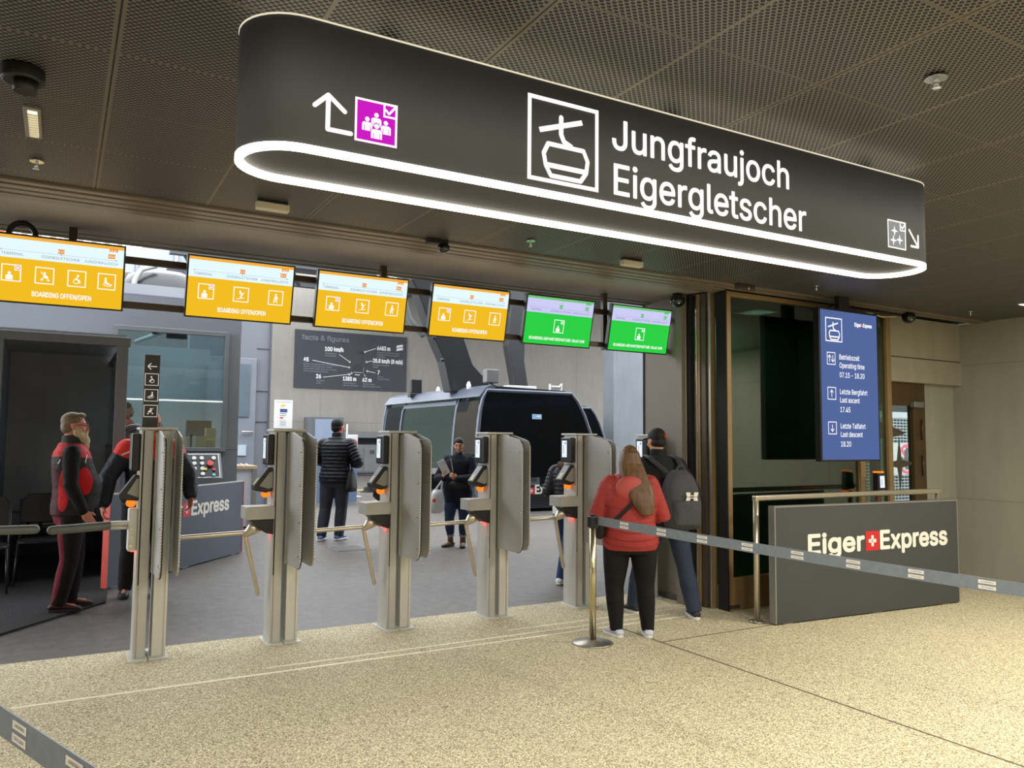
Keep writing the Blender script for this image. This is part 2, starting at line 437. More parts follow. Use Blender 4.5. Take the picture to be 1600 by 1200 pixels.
def pic_stroller(A, x, y, k, m, L=2, fl=1):
    X = lambda q: x+(q if fl > 0 else 1-q)*k
    A.line([(X(.22), y+.84*k), (X(.62), y+.36*k), (X(.76), y+.22*k)], .05*k, m, L); A.circ(X(.50), y+.76*k, .085*k, m, L)
    A.poly([(X(.38), y+.62*k), (X(.52), y+.66*k), (X(.78), y+.44*k), (X(.66), y+.32*k), (X(.44), y+.38*k)], m, L)
    A.line([(X(.44), y+.40*k), (X(.30), y+.24*k)], .05*k, m, L)
    A.circ(X(.30), y+.22*k, .08*k, m, L); A.circ(X(.76), y+.20*k, .08*k, m, L)
def pic_wheelchair(A, x, y, k, m, L=2, fl=1):
    X = lambda q: x+(q if fl > 0 else 1-q)*k
    A.circ(X(.56), y+.80*k, .09*k, m, L); A.ring(X(.44), y+.32*k, .21*k, .055*k, m, L)
    A.line([(X(.52), y+.66*k), (X(.46), y+.46*k), (X(.66), y+.44*k), (X(.72), y+.22*k)], .09*k, m, L); A.line([(X(.52), y+.62*k), (X(.36), y+.5*k)], .06*k, m, L)
def pic_sled(A, x, y, k, m, L=2, fl=1):
    X = lambda q: x+(q if fl > 0 else 1-q)*k
    A.circ(X(.40), y+.80*k, .085*k, m, L)
    A.poly([(X(.34), y+.70*k), (X(.48), y+.68*k), (X(.52), y+.48*k), (X(.84), y+.32*k), (X(.80), y+.26*k), (X(.46), y+.34*k), (X(.30), y+.40*k)], m, L)
    A.line([(X(.22), y+.32*k), (X(.36), y+.22*k), (X(.76), y+.16*k), (X(.88), y+.30*k)], .05*k, m, L)
def pic_skier(A, x, y, k, m, L=2):
    A.circ(x+.40*k, y+.80*k, .09*k, m, L)
    A.line([(x+.42*k, y+.68*k), (x+.60*k, y+.54*k), (x+.46*k, y+.38*k), (x+.52*k, y+.24*k)], .11*k, m, L)
    A.line([(x+.44*k, y+.64*k), (x+.66*k, y+.62*k)], .06*k, m, L); A.line([(x+.30*k, y+.60*k), (x+.84*k, y+.74*k)], .03*k, m, L)
    A.line([(x+.14*k, y+.14*k), (x+.80*k, y+.28*k)], .05*k, m, L)
def pic_hiker(A, x, y, k, m, L=2):
    A.circ(x+.50*k, y+.84*k, .085*k, m, L); A.poly([(x+.40*k, y+.72*k), (x+.58*k, y+.72*k), (x+.60*k, y+.42*k), (x+.42*k, y+.42*k)], m, L)
    A.line([(x+.46*k, y+.44*k), (x+.38*k, y+.12*k)], .08*k, m, L); A.line([(x+.55*k, y+.44*k), (x+.62*k, y+.12*k)], .08*k, m, L)
    A.line([(x+.36*k, y+.62*k), (x+.30*k, y+.12*k)], .03*k, m, L); A.line([(x+.60*k, y+.64*k), (x+.72*k, y+.48*k)], .05*k, m, L)
def pic_gondola(A, x, y, k, h, m, L=2, w=.06):
    """cable-car pictogram in a frame k wide, h high"""
    A.frame(x, y, x+k, y+h, w*k, m, L); W = w*k*1.25
    A.line([(x+.16*k, y+.60*h), (x+.76*k, y+.80*h)], W, m, L, False); A.line([(x+.46*k, y+.80*h), (x+.46*k, y+.60*h), (x+.50*k, y+.52*h), (x+.60*k, y+.48*h)], W, m, L)
    A.line([(x+.28*k, y+.46*h), (x+.22*k, y+.34*h), (x+.25*k, y+.20*h), (x+.32*k, y+.09*h), (x+.74*k, y+.09*h), (x+.82*k, y+.20*h), (x+.84*k, y+.34*h), (x+.78*k, y+.46*h), (x+.28*k, y+.46*h)], W*.9, m, L)
    A.line([(x+.25*k, y+.21*h), (x+.81*k, y+.21*h)], W, m, L)
def swiss(A, x, y, k, red, white, L=2):
    A.rect(x, y, x+k, y+k, red, L); c = k/2
    A.rect(x+c-.09*k, y+.22*k, x+c+.09*k, y+.78*k, white, L+1); A.rect(x+.22*k, y+c-.09*k, x+.78*k, y+c+.09*k, white, L+1)
def logo_express(A, x, y, cap, wtot, white, red, L=2):
    """wordmark with the small red flag between the two words"""
    w1, w2, g = wtot*.375, wtot*.505, wtot*.012
    A.text('Eiger', x, y, cap, white, L, bold=.028, width=w1)
    fw = wtot-w1-w2-2*g
    swiss(A, x+w1+g, y-.06*cap, fw, red, white, L)
    A.text('Express', x+wtot, y, cap, white, L, al='r', bold=.028, width=w2)
# ------------------------------------------------------------------ shared surfaces
m_floor = m_granules('granule_floor', (116, 106, 80), (184, 172, 136), (242, 232, 198), 180, .08, True)
m_asphalt = m_granules('hall_floor', (84, 79, 75), (94, 89, 84), (104, 99, 94), 9, .22); m_asphalt.node_tree.nodes['Principled BSDF'].inputs['Roughness'].default_value = .5
m_ceil = m_mesh_ceiling()
m_conc_hall = m_concrete('hall_concrete', (146, 142, 134), .12, (0, 1.3, 3.3, .03))
m_conc_room = m_concrete('room_concrete', (156, 154, 140), .13, (1, .3, 1.25, .012))
m_conc_beam = m_concrete('beam_concrete', (156, 152, 134), .14)
m_soffit = M('soffit_paint', (150, 141, 132), .55, noise=(3, .08)); m_bronze_dk = M('dark_bronze', (74, 62, 50), .4, .3, noise=(6, .1))
m_slat = M('brown_slat', (122, 110, 98), .4, .1, noise=(5, .08)); m_black = M('black_gap', (10, 9, 9), .8, noise=(8, .2))
m_bronze = M('bronze', (150, 124, 84), .38, .3, noise=(7, .08)); m_jamb = M('jamb_paint', (128, 118, 106), .6, noise=(2.5, .05))
m_steel = M('brushed_steel', (172, 168, 158), .34, .85, noise=(30, .06), stretch=(1, 1, .03)); m_chrome = M('polished_steel', (200, 194, 180), .18, 1.0, noise=(20, .03))
m_white = M('white_paint', (225, 225, 222), .5, noise=(6, .03)); m_blk = M('black_plastic', (22, 22, 24), .42, noise=(12, .15))
m_alu = M('grey_aluminium', (160, 160, 158), .4, .7, noise=(14, .05), stretch=(1, 1, .05))
m_greyblue = M('grey_blue_panel', (124, 128, 136), .55, noise=(1.5, .04)); m_frame_gr = M('grey_frame', (128, 131, 135), .45, .2, noise=(4, .04))
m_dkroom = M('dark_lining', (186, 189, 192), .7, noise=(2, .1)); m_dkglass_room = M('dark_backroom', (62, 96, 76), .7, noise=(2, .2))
m_outer = M('plain_plaster', (176, 168, 150), .8, noise=(1.5, .08))
m_mat = M('ribbed_mat', (16, 16, 18), .9, noise=(60, .5), bump=(90, .6), stretch=(1, .1, 1))

# ------------------------------------------------------------------ floors
struct(MB().box((-6.2, -7, -.12), (9.7, 6.545, 0)).build('floor', m_floor))
o = struct(MB().box((-9, 6.555, -.12), (34, 60, -.004)).build('floor_hall', m_asphalt))
struct(MB().box((-4.5, 6.545, -.1), (5.6, 6.555, -.002)).build('trim_1', m_black))
m_rail_in = M('inlaid_brass', (244, 238, 214), .45, 0, noise=(20, .05))
struct(MB().box((-.18, 5.463, -.02), (2.40, 5.485, .004)).build('trim_2', m_rail_in))
struct(MB().box((1.30, 5.594, -.02), (4.9, 5.608, .003)).build('trim_3', m_rail_in))
struct(MB().box((3.29, 5.752, -.02), (5.3, 5.766, .003)).build('trim_4', m_rail_in))
struct(MB().box((2.40, 5.466, -.02), (5.1, 5.482, .003)).build('trim_5', m_rail_in))
m_seam_line = M('floor_joint_and_line', (96, 86, 66), .8, noise=(20, .1))
struct(MB().box((4.165, -3, -.02), (4.18, 5.40, .0015)).build('trim_6', m_seam_line))
struct(MB().box((4.18, 4.86, -.02), (5.4, 4.872, .0015)).build('trim_14', m_seam_line))  # thin dark line across the floor, in the joint colour

# ------------------------------------------------------------------ ceiling, lintel and slats
struct(MB().box((-6.2, -7, 3.05), (9.75, 5.24, 3.15)).build('ceiling', m_ceil))
mb = MB()
for k, (y0, y1, z) in enumerate(((5.24, 5.30, 3.035), (5.325, 5.395, 3.03), (5.415, 5.485, 3.028), (5.505, 5.60, 3.025))): mb.box((-6.2, y0, z), (9.7 if k < 2 else 5.46, y1, 3.07))
struct(mb.build('trim_7', m_slat, bevel=.004))
struct(MB().box((-6.2, 5.24, 3.07), (9.7, 6.6, 3.16)).build('trim_8', m_black))
struct(MB().box((-6.2, 5.62, 3.045), (5.42, 6.43, 3.09)).build('ceiling_lintel', m_soffit))
mb = MB().box((-6.2, 6.43, 3.035), (5.42, 6.56, 3.12)); mb.box((-6.2, 6.52, 3.026), (5.42, 6.56, 3.035))
struct(mb.build('trim_9', M('lintel_edge', (150, 144, 134), .5, noise=(4, .06)), bevel=.004))
struct(MB().box((-9, 6.35, 3.16), (5.42, 6.6, 8.5)).build('wall_above_opening', M('dark_facade', (62, 60, 58), .7, noise=(2, .1))))

# ------------------------------------------------------------------ room shell behind and beside the camera
struct(MB().box((-6.35, -7.1, 0), (-6.2, 6.4, 3.15)).build('wall_left', m_outer))
struct(MB().box((-6.35, -7.15, 0), (9.8, -7.0, 3.15)).build('wall_back', m_outer))
struct(MB().box((-9, 6.4, 0), (-4.5, 6.6, 3.16)).build('wall_opening_left', m_outer))
struct(MB().box((9.6, -7, 0), (9.8, 5.75, 3.05)).build('wall_right', m_conc_room))
# beam and wall over the bronze door
mb = MB().box((7.9, 5.60, 2.585), (9.6, 6.0, 3.05)); struct(mb.build('wall_beam', m_conc_beam))
struct(MB().box((7.9, 5.585, 2.29), (9.6, 6.0, 2.572)).build('wall_beam_lower', m_conc_beam, bevel=.006))
struct(MB().box((7.9, 5.61, 2.572), (9.6, 6.0, 2.585)).build('trim_10', M('shadow_joint', (86, 80, 62), .8, noise=(8, .1))))
struct(MB().box((8.95, 5.70, 0), (9.75, 5.77, 2.29)).build('wall_door_side', m_conc_room))

# jamb beside the gates
struct(MB().box((5.39, 5.95, 0), (5.46, 6.53, 3.045)).build('wall_jamb', m_jamb))
struct(MB().box((5.385, 6.53, 0), (5.46, 6.56, 3.045)).build('trim_11', m_black))
struct(MB().box((5.375, 5.95, 0), (5.46, 6.53, .06)).build('baseboard_jamb', M('jamb_plinth', (88, 84, 78), .5, noise=(5, .08))))

# dark space behind the fixed glass
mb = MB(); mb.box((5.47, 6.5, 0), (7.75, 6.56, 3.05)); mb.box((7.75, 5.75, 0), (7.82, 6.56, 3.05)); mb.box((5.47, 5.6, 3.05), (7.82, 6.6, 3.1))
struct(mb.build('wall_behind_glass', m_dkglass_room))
# posts of the stacked sliding leaves between jamb and fixed glass
def profile_stack():
    for i, (x0, x1, y0, y1, mm) in enumerate(((5.30, 5.345, 5.86, 5.95, m_jamb), (5.345, 5.36, 5.85, 5.95, m_steel), (5.36, 5.40, 5.80, 5.94, m_black), (5.395, 5.405, 5.75, 5.80, m_chrome),
            (5.405, 5.43, 5.72, 5.86, m_bronze), (5.43, 5.46, 5.66, 5.72, m_bronze), (5.405, 5.425, 5.64, 5.70, m_bronze_dk), (5.43, 5.445, 5.60, 5.64, m_steel), (5.44, 5.50, 5.60, 5.80, m_bronze))):
        struct(MB().box((x0, y0, 0), (x1, y1, 3.03)).build('trim_leaf_%d' % (i+1), mm, bevel=.003))
profile_stack()

# fixed glass partition (window 1)
g_dark = GLASS('dark_green_pane', (190, 215, 196), .75, .03, 1.5)
fr = MB().box((5.485, 5.44, 0), (5.55, 5.52, 3.03)); fr.box((5.55, 5.44, 2.985), (8.0, 5.52, 3.03)); fr.box((5.55, 5.44, 0), (8.0, 5.52, .30)); fr.box((7.44, 5.44, .30), (7.52, 5.52, 2.985)); fr.box((7.93, 5.44, .30), (8.0, 5.52, 2.985))
w1 = struct(fr.build('window_1', m_bronze, bevel=.004))
MB().box((5.55, 5.475, .30), (7.44, 5.485, 2.985)).build('pane', g_dark, w1, local=True); MB().box((7.52, 5.475, .30), (7.93, 5.485, 2.985)).build('pane', g_dark, w1, local=True)
b = MB().box((5.47, 5.435, 0), (5.488, 5.56, 3.03)); b.build('gasket', m_black, w1, local=True)
MB().box((5.55, 5.50, 1.10), (7.44, 5.53, 1.16)).build('mid_rail', M('green_rail', (52, 66, 56), .4, .3, noise=(5, .1)), w1, local=True)
MB().box((5.49, 5.432, .02), (5.62, 5.442, .05)).build('floor_closer', m_bronze_dk, w1, local=True)

# bronze door with view outside (door 1)
d = MB().box((8.0, 5.66, 0), (8.09, 5.74, 2.29)); d.box((8.72, 5.66, 0), (8.95, 5.74, 2.29)); d.box((8.09, 5.66, 2.02), (8.72, 5.74, 2.29)); d.box((8.09, 5.66, 0), (8.72, 5.74, .16))
d1 = struct(d.build('door_1', M('door_bronze', (96, 78, 52), .42, .5, noise=(7, .1)), bevel=.004))
MB().box((8.09, 5.70, .16), (8.72, 5.712, 2.02)).build('pane', GLASS('door_pane', (235, 242, 240), .92, .02, .35), d1, local=True)
MB().box((8.66, 5.60, 2.0), (8.84, 5.66, 2.07)).build('door_closer', m_alu, d1, local=True, bevel=.008)
h = MB(); h.cyl((8.86, 5.645, 1.62), (8.86, 5.645, 1.86), .012, n=10); h.cyl((8.86, 5.645, 1.20), (8.86, 5.645, 1.44), .012, n=10); h.build('hinge', m_bronze_dk, d1, local=True)
A = Art((8.35, 5.698, 1.40), (1, 0, 0), (0, 0, 1)); m_decal = M('decal_brown', (78, 72, 58), .6, noise=(9, .05))
def star(A, x, y, r, m):
    A.poly([(x-r, y), (x-.16*r, y+.12*r), (x, y+r), (x+.12*r, y+.14*r), (x+.95*r, y+.02*r), (x+.14*r, y-.14*r), (x+.02*r, y-1.05*r), (x-.14*r, y-.14*r)], m, 1)
star(A, .14, -.06, .33, m_decal)
A.poly([(-.26, .22), (.1, .26), (.28, .30), (.1, .35), (-.26, .44)], m_decal, 1)
A.build('pane_decal', d1)

# ------------------------------------------------------------------ hall walls
struct(MB().box((7.1, 33, 0), (34, 33.4, 8.55)).build('wall_hall_back', m_conc_hall))
struct(MB().box((16.75, 22, 0), (18.9, 22.6, 9.5)).build('wall_hall_pier', m_concrete('pier_concrete', (116, 121, 127), .14)))
struct(MB().box((-9, 6.6, 5.2), (22, 10.2, 5.5)).build('sky_blocker_near', M('sky_blocker_grey', (96, 92, 88), .7, noise=(2, .1))))  # unseen slab added to keep high sky off the floor near the gates
roof = MB().box((10.2, 22, 8.35), (34, 34, 8.7))
for k in range(6): roof.box((10.2, 23+k*1.9, 8.1), (34, 23.25+k*1.9, 8.35))
struct(roof.build('ceiling_hall', M('roof_dark', (60, 58, 58), .7, noise=(2, .15))))
struct(MB().slab((5.52, 6.62), (8.1, 9.6), -.15, 0, 8.5).build('wall_hall_corner', MATS['dark_facade']))
struct(MB().box((8.05, 9.6, 0), (34, 9.8, 8.5)).build('wall_hall_right', MATS['dark_facade']))
# booth wall, door wall
struct(MB().box((-6, 12.5, 2.74), (.60, 12.7, 3.17)).build('wall_booth_upper', m_greyblue))
struct(MB().box((-6, 12.5, 3.17), (2.36, 12.7, 3.62)).build('wall_booth_fascia', m_greyblue))
struct(MB().box((.62, 12.5, 0), (2.36, 12.7, 1.385)).build('wall_booth_lower', m_greyblue))
struct(MB().box((2.14, 12.5, 1.385), (2.36, 12.7, 3.17)).build('trim_12', m_frame_gr, bevel=.01))
struct(MB().box((2.30, 12.7, 0), (2.36, 15.4, 2.9)).build('wall_booth_side', m_greyblue))
struct(MB().box((-.7, 15.4, 0), (2.36, 15.5, 3.2)).build('wall_booth_back', M('booth_back', (150, 160, 164), .6, noise=(1.2, .08))))
struct(MB().box((-.7, 12.7, 3.3), (2.3, 13.7, 3.4)).build('ceiling_booth', M('booth_ceiling', (44, 46, 50), .7, noise=(3, .1))))
struct(MB().box((.62, 12.7, 0), (2.3, 15.4, .34)).build('floor_booth', m_dkroom))
fr = MB().box((.60, 12.46, 1.36), (2.18, 12.52, 1.42)); fr.box((.60, 12.46, 3.10), (2.18, 12.52, 3.17)); fr.box((.60, 12.46, 1.42), (.66, 12.52, 3.10)); fr.box((2.12, 12.46, 1.42), (2.18, 12.52, 3.10))
w2 = struct(fr.build('window_2', m_frame_gr, bevel=.006))
MB().box((.66, 12.485, 1.42), (2.12, 12.50, 3.10)).build('pane', GLASS('booth_pane', (215, 230, 232), .82, .015, 1.3), w2, local=True)
# back office wall with panel joints and door 2
mb = MB().box((2.2, 17, 0), (3.80, 17.2, 4.36)); struct(mb.build('wall_office', m_greyblue))
mb = MB()
for z in (1.9, 2.55, 3.45, 4.05): mb.box((3.53, 16.985, z), (3.80, 17.0, z+.012))
mb.box((3.79, 16.95, 0), (3.83, 17.0, 4.3)); struct(mb.build('trim_13', M('panel_joint', (86, 90, 98), .6, noise=(5, .05))))
d = MB().box((2.6, 16.93, 0), (3.53, 17.0, 3.23)); d2 = struct(d.build('door_2', M('door_grey', (134, 139, 150), .5, noise=(3, .04)), bevel=.01))
MB().box((2.66, 16.91, 2.0), (3.40, 16.93, 3.1)).build('pane', M('door_glazing', (104, 118, 128), .15, 0, noise=(2, .1)), d2, local=True)
k = MB().tube([(3.47, 16.93, 1.69), (3.47, 16.87, 1.69), (3.27, 16.87, 1.69)], .018, 10); k.build('handle', m_chrome, d2, local=True)
MB().box((3.2, 16.9, 1.2), (3.36, 16.93, 1.42)).build('notice', M('pale_notice', (190, 208, 220), .5, noise=(9, .04)), d2, local=True)
# dark niche where the chairs stand
struct(MB().box((-1.6, 12.42, 0), (.62, 12.5, 2.70)).build('wall_niche_back', m_dkroom))
struct(MB().box((.56, 10.12, 0), (.62, 12.42, 1.42)).build('wall_niche_right', m_dkroom))
struct(MB().box((-1.6, 10, 2.70), (.62, 12.5, 2.74)).build('ceiling_niche', m_dkroom))
struct(MB().box((-1.7, 10, 0), (-.62, 12.5, 2.70)).build('wall_niche_left', M('niche_left', (120, 124, 128), .55, noise=(3, .05))))
fr = MB().box((-1.7, 9.9, 2.60), (.66, 10.0, 2.70)); fr.box((.52, 9.9, 1.42), (.64, 10.0, 2.60)); fr.box((-.64, 9.9, 0), (-.56, 10.0, 2.60))
struct(fr.build('trim_15', m_frame_gr, bevel=.006))
w3 = struct(MB().box((.56, 10.06, 1.42), (.62, 12.42, 1.47)).box((.56, 10.06, 2.55), (.62, 12.42, 2.62)).box((.56, 10.06, 1.47), (.62, 10.14, 2.55)).box((.56, 11.2, 1.47), (.62, 11.26, 2.55)).build('window_3', m_frame_gr))
MB().box((.585, 10.14, 1.47), (.595, 12.42, 2.55)).build('pane', GLASS('side_pane', (190, 205, 210), .6, .03, .5), w3, local=True)
# skirting ledge in the niche
struct(MB().box((-.62, 12.22, 0), (.56, 12.42, .34)).build('baseboard_niche', M('niche_ledge', (60, 62, 62), .6, noise=(4, .08))))
# ------------------------------------------------------------------ big illuminated sign
e_sign = EM('sign_light', (255, 250, 240), 1.25); e_ring = EM('ring_light', (255, 246, 230), 7.5)
m_sign = M('sign_charcoal', (64, 66, 68), .8, noise=(4, .05)); m_edge = EM('edge_glow', (236, 226, 196), 1.0)
e_mag = EM('magenta_light', (205, 30, 196), 1.0); e_grey = EM('grey_light', (150, 152, 150), 1.0)
def stadium(x0, x1, y0, y1, n=18, off=0.0):
    r = (y1-y0)/2+off; cy = (y0+y1)/2; a = x0-off+r; b = x1+off-r; pts = []
    for k in range(n+1): q = -PI/2+PI*k/n; pts.append((b+r*math.cos(q), cy+r*math.sin(q)))
    for k in range(n+1): q = PI/2+PI*k/n; pts.append((a+r*math.cos(q), cy+r*math.sin(q)))
    return pts
sg = thing('hanging_sign', 'long charcoal ceiling sign with rounded ends and glowing white words above the gates', 'sign', (.45, 2.52, 2.512))
SX = (.47, 4.088, 2.52, 2.895)
body = stadium(*SX)
mb = MB(); mb.prism([(x, y, 2.541) for x, y in body], (0, 0, .429), sm=False)
mb.s = [len(f) == 4 for f in mb.f]; mb.build('sign_body', m_sign, sg)
mb = MB().prism([(x, y, 2.97) for x, y in stadium(*SX, off=.002)], (0, 0, .006)); mb.build('top_edge', m_edge, sg, label='thin pale glowing line along the upper edge of the sign')
ou = stadium(*SX, off=.0012); ii = stadium(*SX, off=-.024); mb = MB(); k = len(ou)
vs = [(x, y, z) for z in (2.520, 2.5405) for pts in (ou, ii) for x, y in pts]; fs = []
for i in range(k):
    j = (i+1) % k
    fs += [(i, k+i, k+j, j), (2*k+i, 2*k+j, 3*k+j, 3*k+i), (i, j, 2*k+j, 2*k+i), (k+i, 3*k+i, 3*k+j, k+j)]
mb.add(vs, fs, 0, False); mb.build('light_ring', e_ring, sg, label='glowing white light ring round the bottom edge')
for x in (1.0, 2.36, 3.7): MB().cyl((x, 2.70, 2.97), (x, 2.70, 3.05), .04).build('ceiling_mount', m_blk, sg)
def SA(): return Art((0, 2.52, 0), (1, 0, 0), (0, 0, 1), step=.0012)
A = SA(); A.text('Jungfraujoch', 1.897, 2.765, .124, e_sign, 2, bold=.010, width=1.020); A.build('upper_wording', sg)
A = SA(); A.text('Eigergletscher', 1.905, 2.577, .126, e_sign, 2, bold=.010, width=1.125); A.build('lower_wording', sg)
A = SA(); pic_gondola(A, 1.497, 2.570, .330, .337, e_sign, 2, .05); A.build('gondola_icon', sg)
A = SA(); A.line([(.807, 2.605), (.728, 2.605), (.728, 2.720)], .016, e_sign, 2); A.line([(.683, 2.678), (.728, 2.722), (.785, 2.676)], .016, e_sign, 2); A.build('arrow', sg)
def group_pic(A, x, y, k):
    A.rect(x, y, x+k, y+k, e_mag, 1); pic_box(A, x, y, k, e_sign, 2, .05); pic_tab(A, x, y, k, e_sign, True, 2)
    for q, (bx, by, r_) in enumerate(((.33, .40, .33), (.11, .26, .33), (.54, .24, .33), (.30, .09, .36))):
        if q: pic_bust(A, x+(bx-.015)*k, y+by*k, (r_+.03)*k, e_mag, e_mag, 3+q*3)
        pic_bust(A, x+bx*k, y+by*k, r_*k, e_sign, e_mag, 4+q*3)
A = SA(); group_pic(A, .820, 2.586, .152); A.build('group_icon', sg)
A = SA(); A.rect(3.638, 2.584, 3.786, 2.726, e_grey, 1); pic_box(A, 3.638, 2.582, .148, e_sign, 2, .05); pic_tab(A, 3.638, 2.582, .148, e_sign, True, 2)
for px, py in ((3.692, 2.674), (3.732, 2.631), (3.682, 2.624)):
    r = .029; A.poly([(px-r, py), (px-.006, py+.006), (px, py+r), (px+.006, py+.006), (px+r, py), (px+.006, py-.006), (px, py-r), (px-.006, py-.006)], e_sign, 3)
A.build('sparkle_icon', sg)
A = SA(); A.line([(3.815, 2.696), (3.885, 2.616)], .013, e_sign, 2); A.line([(3.829, 2.612), (3.888, 2.612), (3.888, 2.674)], .013, e_sign, 2); A.build('arrow', sg)
sg.rotation_euler = (0, 0, -.0135)

# ------------------------------------------------------------------ boarding screens on two rails
e_or = EM('screen_amber', (243, 190, 36), 1.0); e_wh = EM('screen_white', (226, 246, 252), 1.05); e_orr = EM('screen_orange', (238, 150, 62), 1.0)
e_gr = EM('screen_green', (46, 208, 70), 1.0); e_gb = EM('screen_green_band', (112, 200, 120), 1.0); e_lav = EM('screen_lavender', (205, 205, 246), 1.0); e_gtag = EM('screen_green_tag', (60, 180, 90), 1.0)
e_tx = EM('screen_grey_text', (120, 140, 158), 1.0); e_w = EM('screen_pure_white', (255, 255, 255), 1.05); e_ambp = EM('screen_amber_band', (246, 178, 66), 1.0); e_pinkred = EM('screen_cross_red', (214, 120, 110), 1.0)
tilt = rad(12.5)
def screen(cx, w, style, label):
    c = Vector((cx, 6.09, 2.682)); h = .435
    v = Vector((0, -math.sin(tilt), math.cos(tilt))); n = Vector((0, -math.cos(tilt), -math.sin(tilt)))
    t = thing('boarding_screen', label, 'screen', (cx, 6.14, 2.47), group='boarding screens above the gates')
    def quadbox(hw, hh, d0, d1):
        u = Vector((1, 0, 0)); return MB().prism([c+u*a*hw+v*b*hh+n*d0 for a, b in ((-1, -1), (1, -1), (1, 1), (-1, 1))], n*(d1-d0))
    quadbox(w/2+.012, h/2+.012, -.05, 0).build('bezel', m_blk, t, bevel=.003)
    MB().box((cx-.12, 6.13, 2.58), (cx+.12, 6.203, 2.80)).build('wall_bracket', m_blk, t)
    A = Art(c-Vector((1, 0, 0))*w/2-v*h/2+n*.001, (1, 0, 0), v)
    amber = style != 'green'
    main, band, top, tagm = (e_or, e_ambp, e_wh, e_orr) if amber else (e_gr, e_gb, e_lav, e_gtag)
    A.rect(0, 0, w, h*.66, main, 1); A.rect(0, h*.66, w, h*.95, top, 1); A.rect(0, h*.95, w, h, band, 1)
    A.rect(w*.88, h*.91, w*.95, h*.96, tagm, 2); A.text('8:45', w*.915, h*.915, h*.028, e_w, 3, 'c')
    A.line([(w*.05, h*.775), (w*.95, h*.775)], .0014, e_tx, 2, False)
    A.rect(w*.475, h*.79, w*.525, h*.86, tagm, 2); A.text('8:15', w*.5, h*.81, h*.03, e_w, 3, 'c')
    A.rect(w*.87, h*.80, w*.93, h*.87, tagm, 2); A.text('08:41', w*.90, h*.82, h*.03, e_w, 3, 'c')
    for px in (.05, .5, .94): A.circ(w*px, h*.775, .004, e_tx, 3, 8)
    A.text('TERMINAL', w*.05, h*.70, h*.042, e_tx, 2); A.text('EIGERGLETSCHER', w*.5, h*.70, h*.042, e_tx, 2, 'c'); A.text('JUNGFRAUJOCH', w*.95, h*.70, h*.042, e_tx, 2, 'r')
    if amber:
        ks = ('bust', 'stroller', 'wheelchair', 'sled') if style == 'access' else ('bust', 'ski', 'hike'); k = .112
        xs = [w*q for q in ((.13, .38, .63, .87) if len(ks) == 4 else (.17, .5, .84))]
        for q, xx in zip(ks, xs):
            x0, y0 = xx-k/2, h*.30; pic_box(A, x0, y0, k, e_w, 2)
            xi, yi, ki = x0+k*.14, y0+k*.10, k*.74
            if q == 'bust': pic_bust(A, x0+k*.16, y0+k*.09, k*.50, e_w, e_or, 3); pic_tab(A, x0, y0, k, e_w, False, 3, e_pinkred)
            if q == 'stroller': pic_stroller(A, xi, yi, ki, e_w, 3)
            if q == 'wheelchair': pic_wheelchair(A, xi, yi, ki, e_w, 3)
            if q == 'sled': pic_sled(A, xi, yi, ki, e_w, 3)
            if q == 'ski': pic_skier(A, xi, yi, ki, e_w, 3)
            if q == 'hike': pic_hiker(A, xi, yi, ki, e_w, 3)
        A.text('BOARDING OFFEN/OPEN', w*.52, h*.10, h*.075, e_w, 2, 'c', .012, width=w*.46)
    else:
        k = .112; x0, y0 = w*.5-k/2, h*.26; A.frame(x0, y0, x0+k, y0+k*1.1, .006, e_w, 2); pic_bust(A, x0+k*.16, y0+k*.09, k*.52, e_w, e_gr, 3); pic_tab(A, x0, y0+k*.1, k, e_w, True, 3)
        A.text('BOARDING ABFAHRT/DEPARTURE: 08:45 UHR', w*.5, h*.09, h*.06, e_w, 2, 'c', .012, width=w*.84)
    A.build('display', t)
screen(-.045, .76, 'access', 'amber boarding screen with stroller and wheelchair icons above the wide gate')
screen(1.138, .755, 'amber', 'amber boarding screen with three icons between the wheelchair icon screen and the black facts board')
screen(2.090, .745, 'amber', 'amber boarding screen hanging just above the facts and figures board')
screen(3.068, .735, 'amber', 'amber boarding screen in front of the curved black gondola arm, next to a green one')
screen(4.003, .735, 'green', 'green boarding screen beside the amber ones, nearer the middle of the row')
screen(4.968, .735, 'green', 'green boarding screen at the end of the row next to the jamb')
r = thing('screen_rail', 'dark double rail with ceiling posts that carries the row of boarding screens', 'rail', (2.3, 6.24, 2.5))
MB().box((-4.4, 6.205, 2.825), (5.38, 6.255, 2.872)).build('upper_rail', m_bronze_dk, r, bevel=.003); MB().box((-4.4, 6.205, 2.50), (5.38, 6.255, 2.545)).build('lower_rail', m_bronze_dk, r, bevel=.003)
for x in (.02, 2.33, 4.66): MB().box((x-.026, 6.255, 2.48), (x+.026, 6.30, 3.05)).build('ceiling_post', m_bronze_dk, r, bevel=.003)
c = MB().tube([(-.363, 6.23, 2.875)]+[(-.283-.078*math.cos(PI*k/12), 6.25, 2.945+.082*math.sin(PI*k/12)) for k in range(13)]+[(-.203, 6.23, 2.875)], .019, 12).build('cable_loop', m_blk, None)
tag(c, 'black cable loop standing up above the screen with the wheelchair icon', 'cable')

